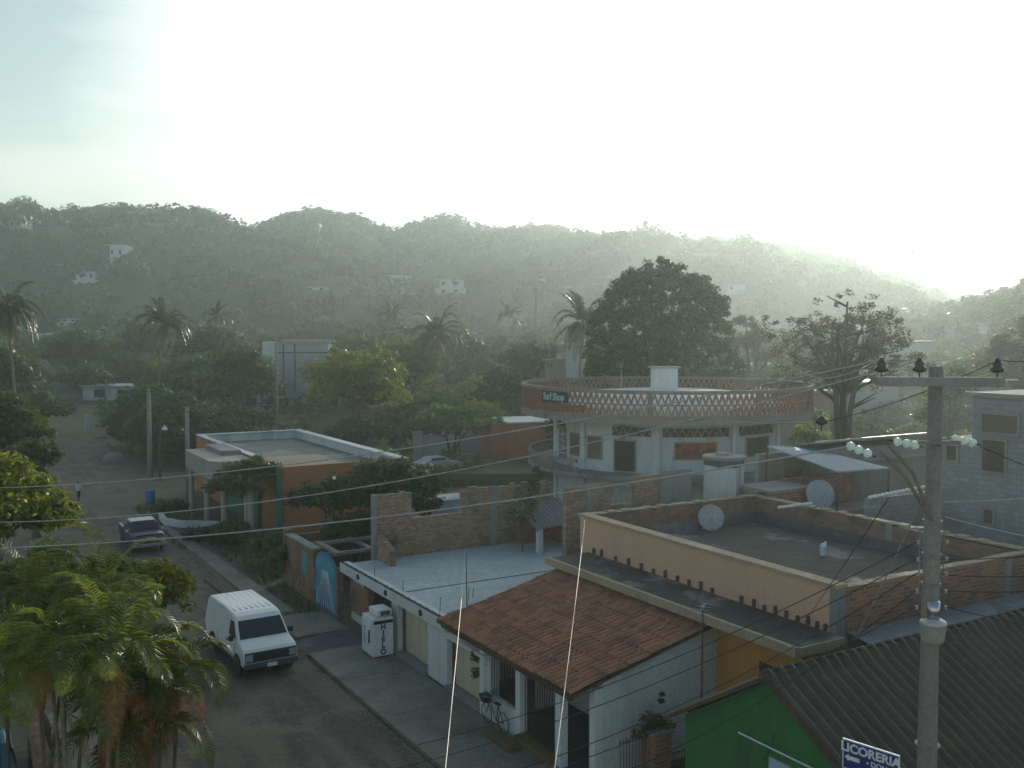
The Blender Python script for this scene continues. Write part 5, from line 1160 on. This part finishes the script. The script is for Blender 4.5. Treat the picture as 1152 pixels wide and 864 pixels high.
def wire(label, pts, r=.008, mat=m_dwire, sag=.3, name='overhead_wire', grp=None):
    mb = MB(); out = []
    for i in range(len(pts)-1):
        a, b = Vector(pts[i]), Vector(pts[i+1]); n = 14
        for k in range(n+(i == len(pts)-2)): t = k/n; out.append(a.lerp(b, t)-Vector((0, 0, 4*sag*t*(1-t))))
    mb.tube(out, r, 4); simple(name, mb, mat, label, 'wire', grp)
wire('upper pale overhead wire crossing from the left edge to the middle crossarm insulator', [ext(at(-60, 550, 27), pins[0]), at(-60, 550, 27), pins[0]], .013, m_alu, .5)
wire('middle overhead wire crossing from the left edge to the pole crossarm', [ext(at(-60, 588, 25), pins[1]), at(-60, 588, 25), pins[1]], .012, m_alu, .7)
wire('lowest pale overhead wire crossing from the left edge to the pole crossarm', [ext(at(-60, 618, 24), s1[0]), at(-60, 618, 24), s1[0]], .014, m_alu, .35)
wire('thin wire from the crossarm over the round building', [at(590, 500, 60), at(800, 470, 40), at(924, 475, 17), pins[2]], .01, m_dwire, .1)
wire('pale cable dropping from the roof rod to the bottom edge', [Vector((17.15, 32.4, 4.9)), at(500, 875, 15.5)], .0075, m_alu, .15)
wire('pale cable dropping from the peach building corner to the bottom edge', [at(658, 585, 37), at(622, 880, 15)], .0075, m_alu, .12)
R_ = [pz(y) for y in (612, 631, 648, 668, 687)]
ends = [(470, 838, 22, .35), (430, 868, 21, .4), (520, 884, 20, .4), (600, 905, 19, .45), (640, 860, 20, .15)]
for i, (px, py, D, sg_) in enumerate(ends): wire(['dark service wire fanning down-left from the rack, topmost of five', 'dark service wire fanning down-left from the rack, second of five', 'dark service wire fanning down-left from the rack, third of five', 'dark service wire fanning down-left from the rack, fourth of five', 'dark service wire fanning down-left from the rack, lowest of five'][i], [at(px, py, D), pp_(R_[i])-ru*.24], .009, m_dwire, sg_)
for i, (py, pe) in enumerate(((566, 559), (583, 602), (632, 625), (650, 648), (668, 665), (686, 702))):
    z = pz(py); wire('wire running right from the pole, number counted from the top: '+['first, bright', 'second, thick and bright', 'third', 'fourth', 'fifth', 'lowest'][i], [pp_(z)+ru*.2, at(1200, pe+(pe-py)*.5, 15.2)], .011 if i < 2 else .007, m_alu if i < 2 else m_dwire, .03)
wire('dark wire going right from the first pin insulator along the crossarm', [pins[2], at(1200, 404, 15)], .008, m_dwire, .03)
wire('dark wire running right from the right glass insulator string', [s3[-1], at(1220, 545, 14)], .008, m_dwire, .05)
wire('dark stay wire from the wooden brace down to the peach canopy', [at(1000, 560, 16), at(905, 700, 26)], .01, m_dwire, .02, 'stay_wire')
mb = MB(); wire('pale slanting stay wire left of the power pole', [at(1030, 578, 16.2), at(962, 720, 22)], .012, m_alu, .02, 'stay_wire')
wire('sagging wire from the crossarm left towards the feathery tree', [pins[0], at(905, 418, 45)], .012, m_dwire, .3)

# ------------------------------------------------------------------ vehicles
def vehicle(root, prof, W2, tz, mat, bevel=.06, tumble=.16, zt=1.05, mirror=True):
    """side profile (y, z), front at low y"""
    n = len(prof); ztop = max(p[1] for p in prof)
    def hw(z, y): return W2-(tumble*max(0, (z-zt)/(ztop-zt))) - (.06 if z < .45 else 0)
    v = [(-hw(z, y), y, z) for y, z in prof]+[(hw(z, y), y, z) for y, z in prof]
    mb = MB().add(v, [tuple(range(n)), tuple(range(2*n-1, n-1, -1))]+[(i, i+n, (i+1) % n+n, (i+1) % n) for i in range(n)])
    return mb.build('body', mat, root, bevel=bevel, smooth=False), hw
def place(root, mbs): pass
def vwheel(root, x, y, r, w=.2):
    s = 1 if x > 0 else -1
    t = MB().lathe((x, y, r), [(r*.62, -w/2), (r*.95, -w/2), (r, -w*.3), (r, w*.3), (r*.95, w/2), (r*.62, w/2)], 28, axis=(1, 0, 0)).build('wheel', m_black, root, smooth=True)
    k = MB().lathe((x+s*.0, y, r), [(r*.1, -w*.42), (r*.6, -w*.4), (r*.62, w*.4), (r*.1, w*.42)], 20, axis=(1, 0, 0)).build('rim', m_steel, root); k.parent = t
# van (local coords: front at -y)
van = T('delivery_van', (0, 0, 0), 'white windowless delivery van parked by the kerb facing the camera', 'van')
prof = [(-.72, .38), (-.8, .5), (-.79, .8), (-.72, .98), (-.6, 1.06), (-.3, 1.15), (0, 1.24), (.6, 1.86), (.78, 1.97), (1.1, 2.04), (2.2, 2.08), (4.2, 2.06), (4.45, 1.9), (4.55, 1.0), (4.5, .4)]
bd, hw = vehicle(van, prof, 1.0, 2, m_van, .07)
mb = MB(); 
for side in (-1, 1):
    for k in range(2): pass
def glass4(mb, pts, off):
    p = [Vector(q) for q in pts]; n = (p[1]-p[0]).cross(p[3]-p[0]).normalized()*off; mb.add([q+n for q in p]+[q-n*.3 for q in p], [(0, 1, 2, 3), (7, 6, 5, 4), (0, 4, 5, 1), (1, 5, 6, 2), (2, 6, 7, 3), (3, 7, 4, 0)])
mb = MB(); glass4(mb, [(-.88, .04, 1.28), (.88, .04, 1.28), (.8, .58, 1.84), (-.8, .58, 1.84)], .012); ws = mb.build('windshield', m_glass, van)
mb = MB(); mb.tube([(-.4, .02, 1.3), (.1, .2, 1.5)], .012, 4); mb.tube([(.3, .02, 1.3), (.72, .2, 1.48)], .012, 4); sub('wiper', mb, m_black, ws)
for side in (-1, 1):
    x = lambda z: side*(hw(z, 0)+.006)
    MB().add([(x(1.27), .3, 1.27), (x(1.27), 1.2, 1.27), (x(1.8), 1.2, 1.8), (x(1.8), .75, 1.8), (x(1.27)-side*.03, .3, 1.27), (x(1.27)-side*.03, 1.2, 1.27), (x(1.8)-side*.03, 1.2, 1.8), (x(1.8)-side*.03, .75, 1.8)], [(0, 1, 2, 3), (4, 7, 6, 5), (0, 4, 5, 1), (1, 5, 6, 2), (2, 6, 7, 3), (3, 7, 4, 0)]).build('side_window', m_glass, van)
    dm = MB()
    dm.box(side*1.004-.004, side*1.004+.004, 1.45, 1.465, .5, 1.1); dm.box(side*1.004-.004, side*1.004+.004, .35, .365, .5, 1.1); dm.box(side*1.004-.004, side*1.004+.004, 2.6, 2.612, .5, 1.05); dm.box(side*1.004-.004, side*1.004+.004, .2, 4.4, .45, .52); dm.build('door_seam', m_dconc, van)
    MB().box(side*1.0-.012, side*1.0+.02, 1.28, 1.42, 1.0, 1.04).build('door_handle', m_black, van)
    mr = MB().box(side*1.03-.02, side*1.22, .28, .4, 1.22, 1.42).build('side_mirror', m_black, van, bevel=.02)
    MB().box(side*.93-.18, side*.93-.18+.36-.1, -.8, -.78, .72, .95) if False else None
    MB().box(side*.8-.13, side*.8+.13, -.825, -.7, .67, .92).build('headlight', m_lamp, van, bevel=.015)
    for y in (0.12, 3.45): vwheel(van, side*.88, y, .34)
    MB().lathe((side*.965, .12, .36), [(.0, -.04), (.42, -.04), (.42, .04), (0, .04)], 24, axis=(1, 0, 0)).build('wheel_arch', m_black, van); MB().lathe((side*.965, 3.45, .36), [(.0, -.04), (.42, -.04), (.42, .04), (0, .04)], 24, axis=(1, 0, 0)).build('wheel_arch', m_black, van)
MB().box(-.95, .95, -.803, -.72, .62, .97).build('grille', m_black, van)
bm_ = MB().box(-1.0, 1.0, -.92, -.72, .4, .6).build('bumper', M('bumper_grey', (.07, .08, .1), (.05, .06, .07), 2, rough=.4), van, bevel=.03)
MB().box(-.18, .18, -.935, -.921, .42, .56).build('number_plate', m_signw, van)
mb = MB()
for k in range(7): x_ = -.66+k*.22; mb.box(x_-.03, x_+.03, 1.35, 4.1, 2.0, 2.079)
mb.build('roof_ribs', m_van, van)
MB().box(-.9, .9, -.3, 4.3, .28, .45).build('chassis', m_black, van)
van.location = (10.8, 36.95, .01); van.rotation_euler = (0, 0, math.radians(2)); van.scale = (1.04, .99, 1.02)
# pickup
pk = T('pickup_truck', (0, 0, 0), 'dark purple-blue pickup with pale cab roof parked beyond the white van', 'pickup truck')
prof = [(-.1, .3), (-.15, .55), (-.08, .85), (.1, .93), (1.15, 1.0), (1.65, 1.45), (3.0, 1.47), (3.15, 1.02), (4.9, 1.0), (4.95, .35)]
bd, hw = vehicle(pk, prof, .86, 2, m_ppaint, .05)
MB().box(-.66, .66, 1.75, 2.95, 1.472, 1.52).build('cab_roof', M('pale_cab_roof', (.5, .52, .55), (.42, .44, .46), 2, rough=.3), pk, bevel=.02)
mb = MB(); glass4(mb, [(-.74, 1.19, 1.03), (.74, 1.19, 1.03), (.66, 1.62, 1.42), (-.66, 1.62, 1.42)], .012); mb.build('windshield', m_glass, pk)
MB().box(-.8, .8, .08, 1.0, .985, 1.0).build('hood_sheen', M('hood_sheen_paint', (.2, .19, .25), (.16, .15, .2), 1, rough=.25), pk, bevel=.005)  # paler sheet laid on the hood, a sheen painted as colour
MB().box(-.55, .55, -.165, -.1, .58, .8).build('grille', m_black, pk)
for side in (-1, 1):
    MB().box(side*.7-.13, side*.7+.13, -.17, -.08, .6, .8).build('headlight', m_lamp, pk, bevel=.01); MB().box(side*.88, side*1.02, 1.3, 1.38, 1.0, 1.14).build('side_mirror', m_alu, pk)
    mb = MB(); q = side*(hw(1.2, 0)+.004); mb.box(q-.01, q+.01, 1.75, 2.85, 1.08, 1.36); mb.build('side_window', m_glass, pk)
    for y in (.75, 3.9): vwheel(pk, side*.76, y, .33)
MB().box(-.86, .86, -.27, -.12, .38, .54).build('bumper', m_steel, pk, bevel=.02)
MB().box(-.7, .7, 3.25, 4.85, 1.003, 1.02).build('cargo_bed', m_black, pk)
pk.location = (10.9, 60.3, .01); pk.rotation_euler = (0, 0, math.radians(1)); pk.scale = (1.06, 1, 1.08)
# white car far
def car(label, loc, rz, mat, s=1, name='parked_car'):
    c = T(name, (0, 0, 0), label, 'car')
    prof = [(-.1, .3), (-.12, .6), (.1, .78), (1.1, .9), (1.75, 1.35), (3.0, 1.36), (3.7, .98), (4.15, .9), (4.2, .35)]
    bd, hw = vehicle(c, prof, .83, 2, mat, .05, .2, .9)
    mb = MB(); glass4(mb, [(-.7, 1.18, .93), (.7, 1.18, .93), (.6, 1.7, 1.29), (-.6, 1.7, 1.29)], .012); mb.build('windshield', m_glass, c)
    for side in (-1, 1):
        q = side*(hw(1.12, 0)+.006); MB().box(q-.012, q+.012, 1.75, 3.2, .98, 1.26).build('side_window', m_glass, c)
        MB().box(side*.62-.12, side*.62+.12, -.14, -.08, .56, .72).build('headlight', m_lamp, c)
        for y in (.7, 3.4): vwheel(c, side*.74, y, .31)
    MB().box(-.8, .8, -.18, -.1, .36, .52).build('bumper', m_black, c)
    c.location = loc; c.rotation_euler = (0, 0, rz); c.scale = (s, s, s)
tpx('low bush growing in front of the pale parked car', 492, 520, 80, 34, L_dark, 161, name='shrub', nclump=50, per=34, size=.13, cr=.35, low=.1, cat='shrub')
p_ = at(514, 519, 86); car('pale parked car half hidden below the grey gate panels', (p_.x, p_.y, 1.0), TH+1.2, M('dull_car_paint', (.4, .42, .44), (.34, .36, .38), 1, rough=.35, bst=0))
q_ = MB().box(p_.x-6, p_.x+8, p_.y-3, p_.y+8, -.1, 1.0, rot=-.5); x_ = q_.build('raised_lot', m_ground); tag(x_, 'raised dirt lot with a parked pale car', 'terrace', kind='structure')
car('blue car parked behind the left palms at the bottom left corner', (1.0, 33.8, .02), PI, m_bluecar)
# left boundary wall
bwl = T('boundary_wall', (2.3, 29, 0), 'narrow peeling red-brown wall beside the blue car at bottom left', 'wall')
MB().box(2.2, 2.42, 18, 31.5, 0, 1.95).build('masonry', m_brickd, bwl); mb = MB()
for k in range(34): mb.box(2.16+.02*math.sin(k*4.), 2.46, 18+k*.4, 18.38+k*.4, 1.952, 2.03)
mb.build('coping', M('peeling_pink_paint', (.34, .17, .13), (.2, .1, .08), 3, amt=(.4, .55), c3=(.4, .33, .26)), bwl)
MB().box(2.42, 3.0, 23.4, 23.5, 1.7, 1.78).build('bracket', m_alu, bwl)

# ------------------------------------------------------------------ people
def person(label, loc, rz, sh, tr, h=1.5, stride=.14, arm=.1):
    root = T('person', loc, label, 'person'); s = h/1.7
    V = [(0, 0, .93), (0, 0, 1.15), (0, 0, 1.36), (0, 0, 1.47), (0, -.01, 1.6), (0, -.01, 1.68),
         (-.1, 0, .88), (-.11, -stride, .48), (-.11, -stride*1.6, .08), (-.11, -stride*1.6-.16, .04), (.1, 0, .88), (.11, stride*.6, .48), (.11, stride*1.8, .1), (.11, stride*1.8-.15, .04),
         (-.19, 0, 1.38), (-.24, arm, 1.1), (-.25, arm*.3, .86), (-.25, arm*.1, .76), (.19, 0, 1.38), (.24, -arm, 1.1), (.25, -arm*2, .88), (.25, -arm*2.2, .78)]
    Ed = [(0, 1), (1, 2), (2, 3), (3, 4), (4, 5), (0, 6), (6, 7), (7, 8), (8, 9), (0, 10), (10, 11), (11, 12), (12, 13), (2, 14), (14, 15), (15, 16), (16, 17), (2, 18), (18, 19), (19, 20), (20, 21)]
    Rr = [.13, .12, .14, .055, .09, .07, .09, .065, .045, .035, .09, .065, .045, .035, .06, .045, .035, .03, .06, .045, .035, .03]
    me = bpy.data.meshes.new('body'); me.from_pydata([(x*s, y*s, z*s) for x, y, z in V], Ed, [])
    o = bpy.data.objects.new('body_src', me); col.objects.link(o)
    md = o.modifiers.new('s', 'SKIN'); o.modifiers.new('ss', 'SUBSURF').levels = 2
    for i, d in enumerate(me.skin_vertices[0].data): d.radius = (Rr[i]*s, Rr[i]*s*.85); d.use_root = (i == 0)
    dg = bpy.context.evaluated_depsgraph_get(); m2 = bpy.data.meshes.new_from_object(o.evaluated_get(dg)); bpy.data.objects.remove(o)
    m2.materials.clear()
    for m in (m_skin, sh, tr): m2.materials.append(m)
    for p in m2.polygons:
        z = p.center.z/s; x = abs(p.center.x)/s
        p.material_index = 2 if z < .93 and x < .21 else (1 if z < 1.45 and not (x > .2 and z < 1.1) else 0); p.use_smooth = True
    b = bpy.data.objects.new('body', m2); col.objects.link(b); b.parent = root
    MB().lathe((0, .015*s, 1.66*s), [(.085*s, -.05*s), (.1*s, 0), (.08*s, .07*s), (0, .1*s)], 14).build('hair', m_hair, root, smooth=True).location = (-0, 0, 0)
    h_ = root.children[-1]
    for v in h_.data.vertices: v.co += Vector(loc)
    root.rotation_euler = (0, 0, rz)
    return root
person('person in a white top and dark trousers walking on the dirt street', (9.6, 81.4, .01), .3, m_shirt, m_trou, 1.5)
person('person in grey clothes walking left of the person in white', (8.4, 81.2, .01), -.2, m_tshirt2, m_trou, 1.35)
# birds
for i, (px, py) in enumerate(((1027, 284), (1060, 286))):
    c = at(px, py, 140); b = T('flying_bird', c, ['tiny dark bird flying in the bright sky, left of the pair', 'tiny dark bird flying in the bright sky, right of the pair'][i], 'bird')
    mb = MB(); mb.tube([c-ru*.25, c-ru*.12, c+ru*.12, c+ru*.22], [.02, .07, .07, .02], 8); w0 = c; 
    for s in (-1, 1): mb.add([c-ru*.1, c+ru*.1, c+ru*.02+fu*s*.35+Vector((0, 0, .2)), c-ru*.1+fu*s*.5+Vector((0, 0, .1))], [(0, 1, 2, 3)])
    mb.build('body', m_black, b)
# small barrel + rubble at the corner
c = onz(169, 566); br = T('blue_barrel', (c.x, c.y, 0), 'blue and green barrel at the foot of the corner pole', 'barrel'); MB().lathe((c.x, c.y, 0), [(.35, 0), (.38, .3), (.36, .6), (.38, .9), (.33, 1.0), (0, 1.0)], 16).build('drum', M('barrel_blue', (.06, .2, .45), (.04, .15, .35), 2), br, smooth=True)
rk = random.Random(9)
for k in range(7):
    px, py = rk.uniform(105, 150), rk.uniform(485, 520); c = onz(px, py); s = rk.uniform(.6, 1.5)
    mb = MB(); mb.lathe((c.x, c.y, 0), [(s, 0), (s*.9, s*.35), (s*.45, s*.65), (0, s*.7)], 9)
    mb.v = [(x+noise.noise(Vector((x, y, z)))*.3*s, y+noise.noise(Vector((y, z, x)))*.3*s, z+noise.noise(Vector((z, x, y)))*.15*s if z > .01 else z) for x, y, z in mb.v]
    simple('rubble_heap', mb, m_conc, 'grey heap of building rubble beside the far dirt street', 'rubble heap', 'rubble heaps by the street')
c = onz(100, 487); wl_ = T('white_gate_post', (c.x, c.y, 0), 'white leaning gate post at the left of the rubble heaps', 'post'); MB().box(c.x-.45, c.x+.1, c.y-.2, c.y+.2, 0, 2.4, rot=.2).build('shaft', m_white, wl_)

# ------------------------------------------------------------------ haze
bm2 = MB(); cs = [(-1250, -90), (1350, -90), (1350, 1640), (-1250, 1640)]
bv = [tuple(fa(a*1.12, b*1.03 if b > 0 else b)) for a, b in cs]
haze = MB().hexa([(x, y, -1.2) for x, y, z in bv], [(x, y, 175) for x, y, z in bv]).build('haze', None or m_dark)
tag(haze, 'thin bright morning haze hanging over the valley', 'haze', kind='stuff')
hm = bpy.data.materials.new('haze_air'); hm.use_nodes = True; t = hm.node_tree; t.nodes.remove(t.nodes['Principled BSDF'])
pv = t.nodes.new('ShaderNodeVolumePrincipled'); pv.inputs['Color'].default_value = (.84, .97, .95, 1); pv.inputs['Density'].default_value = .00082; pv.inputs['Anisotropy'].default_value = .68
t.links.new(pv.outputs[0], t.nodes['Material Output'].inputs['Volume']); haze.data.materials.clear(); haze.data.materials.append(hm)

# ------------------------------------------------------------------ sky, sun, camera
SUN_PX, SUN_EL = 1010, math.radians(10)
azl = math.atan((SUN_PX-576)/FL)+TH        # measured from +Y towards +X
sd = Vector((math.sin(azl)*math.cos(SUN_EL), math.cos(azl)*math.cos(SUN_EL), math.sin(SUN_EL)))
w = bpy.data.worlds.new('World'); sc.world = w; w.use_nodes = True; t = w.node_tree; bg = t.nodes['Background']
sk = t.nodes.new('ShaderNodeTexSky'); sk.sky_type = 'NISHITA'; sk.sun_disc = False; sk.sun_elevation = SUN_EL; sk.sun_rotation = azl; sk.dust_density = 1.2; sk.air_density = 1.0; sk.ozone_density = 1.6; sk.altitude = 0
tc = t.nodes.new('ShaderNodeTexCoord')
# thin bright cloud veil of the real sky: whiter and brighter around the sun, with streaks
dt = t.nodes.new('ShaderNodeVectorMath'); dt.operation = 'DOT_PRODUCT'; t.links.new(tc.outputs['Generated'], dt.inputs[0]); dt.inputs[1].default_value = sd
mpp = t.nodes.new('ShaderNodeMapping'); mpp.inputs['Scale'].default_value = (1.2, 1.2, 5); t.links.new(tc.outputs['Generated'], mpp.inputs[0])
cn1 = nz(t, 2.2, 6, mpp.outputs[0], .55)
ad = t.nodes.new('ShaderNodeMath'); ad.operation = 'MULTIPLY_ADD'; t.links.new(cn1, ad.inputs[0]); ad.inputs[1].default_value = .22; t.links.new(dt.outputs['Value'], ad.inputs[2])
veil = ramp(t, ad.outputs[0], .8, .94)
sp = t.nodes.new('ShaderNodeSeparateXYZ'); t.links.new(tc.outputs['Generated'], sp.inputs[0])
lowb = ramp(t, sp.outputs[2], .24, .05)
lw_ = t.nodes.new('ShaderNodeMath'); lw_.operation = 'MULTIPLY'; t.links.new(lowb, lw_.inputs[0]); t.links.new(ramp(t, cn1, .4, .62), lw_.inputs[1])
mx = t.nodes.new('ShaderNodeMath'); mx.operation = 'MAXIMUM'; t.links.new(veil, mx.inputs[0])
l2 = t.nodes.new('ShaderNodeMath'); l2.operation = 'MULTIPLY'; t.links.new(lw_.outputs[0], l2.inputs[0]); l2.inputs[1].default_value = .95; t.links.new(l2.outputs[0], mx.inputs[1])
tint = t.nodes.new('ShaderNodeMix'); tint.data_type = 'RGBA'; tint.blend_type = 'MULTIPLY'; tint.inputs[0].default_value = 1; t.links.new(sk.outputs[0], tint.inputs[6]); tint.inputs[7].default_value = (1.38, 1.35, 1.2, 1)
skyc = mix(t, mx.outputs[0], tint.outputs[2], (10.2, 10, 9.6))
t.links.new(skyc, bg.inputs['Color']); bg.inputs['Strength'].default_value = .148
sl_ = bpy.data.lights.new('sun', 'SUN'); sl_.energy = 3.8; sl_.angle = math.radians(.53); sl_.color = (1, .93, .8)
so = bpy.data.objects.new('sun', sl_); col.objects.link(so); so.rotation_euler = (-sd).to_track_quat('-Z', 'Y').to_euler()
cam = bpy.data.cameras.new('camera'); co = bpy.data.objects.new('camera', cam); col.objects.link(co); sc.camera = co
cam.lens = 36*FL/1152; cam.sensor_width = 36; cam.clip_end = 5000; co.location = (0, 0, H)
fw_ = Vector((FX*math.cos(P), FY*math.cos(P), -math.sin(P))); co.rotation_euler = fw_.to_track_quat('-Z', 'Y').to_euler()
sc.render.engine = 'CYCLES'; cy = sc.cycles
cy.max_bounces = 6; cy.diffuse_bounces = 2; cy.glossy_bounces = 2; cy.transmission_bounces = 4; cy.transparent_max_bounces = 6; cy.volume_bounces = 1; cy.caustics_reflective = False; cy.caustics_refractive = False
cy.sample_clamp_indirect = 6; cy.use_denoising = True
try: cy.denoiser = 'OPENIMAGEDENOISE'
except Exception: pass
vsx = sc.view_settings; sc.display_settings.display_device = 'sRGB'; vsx.view_transform = 'Standard'; vsx.look = 'None'; vsx.exposure = 0; vsx.gamma = 1
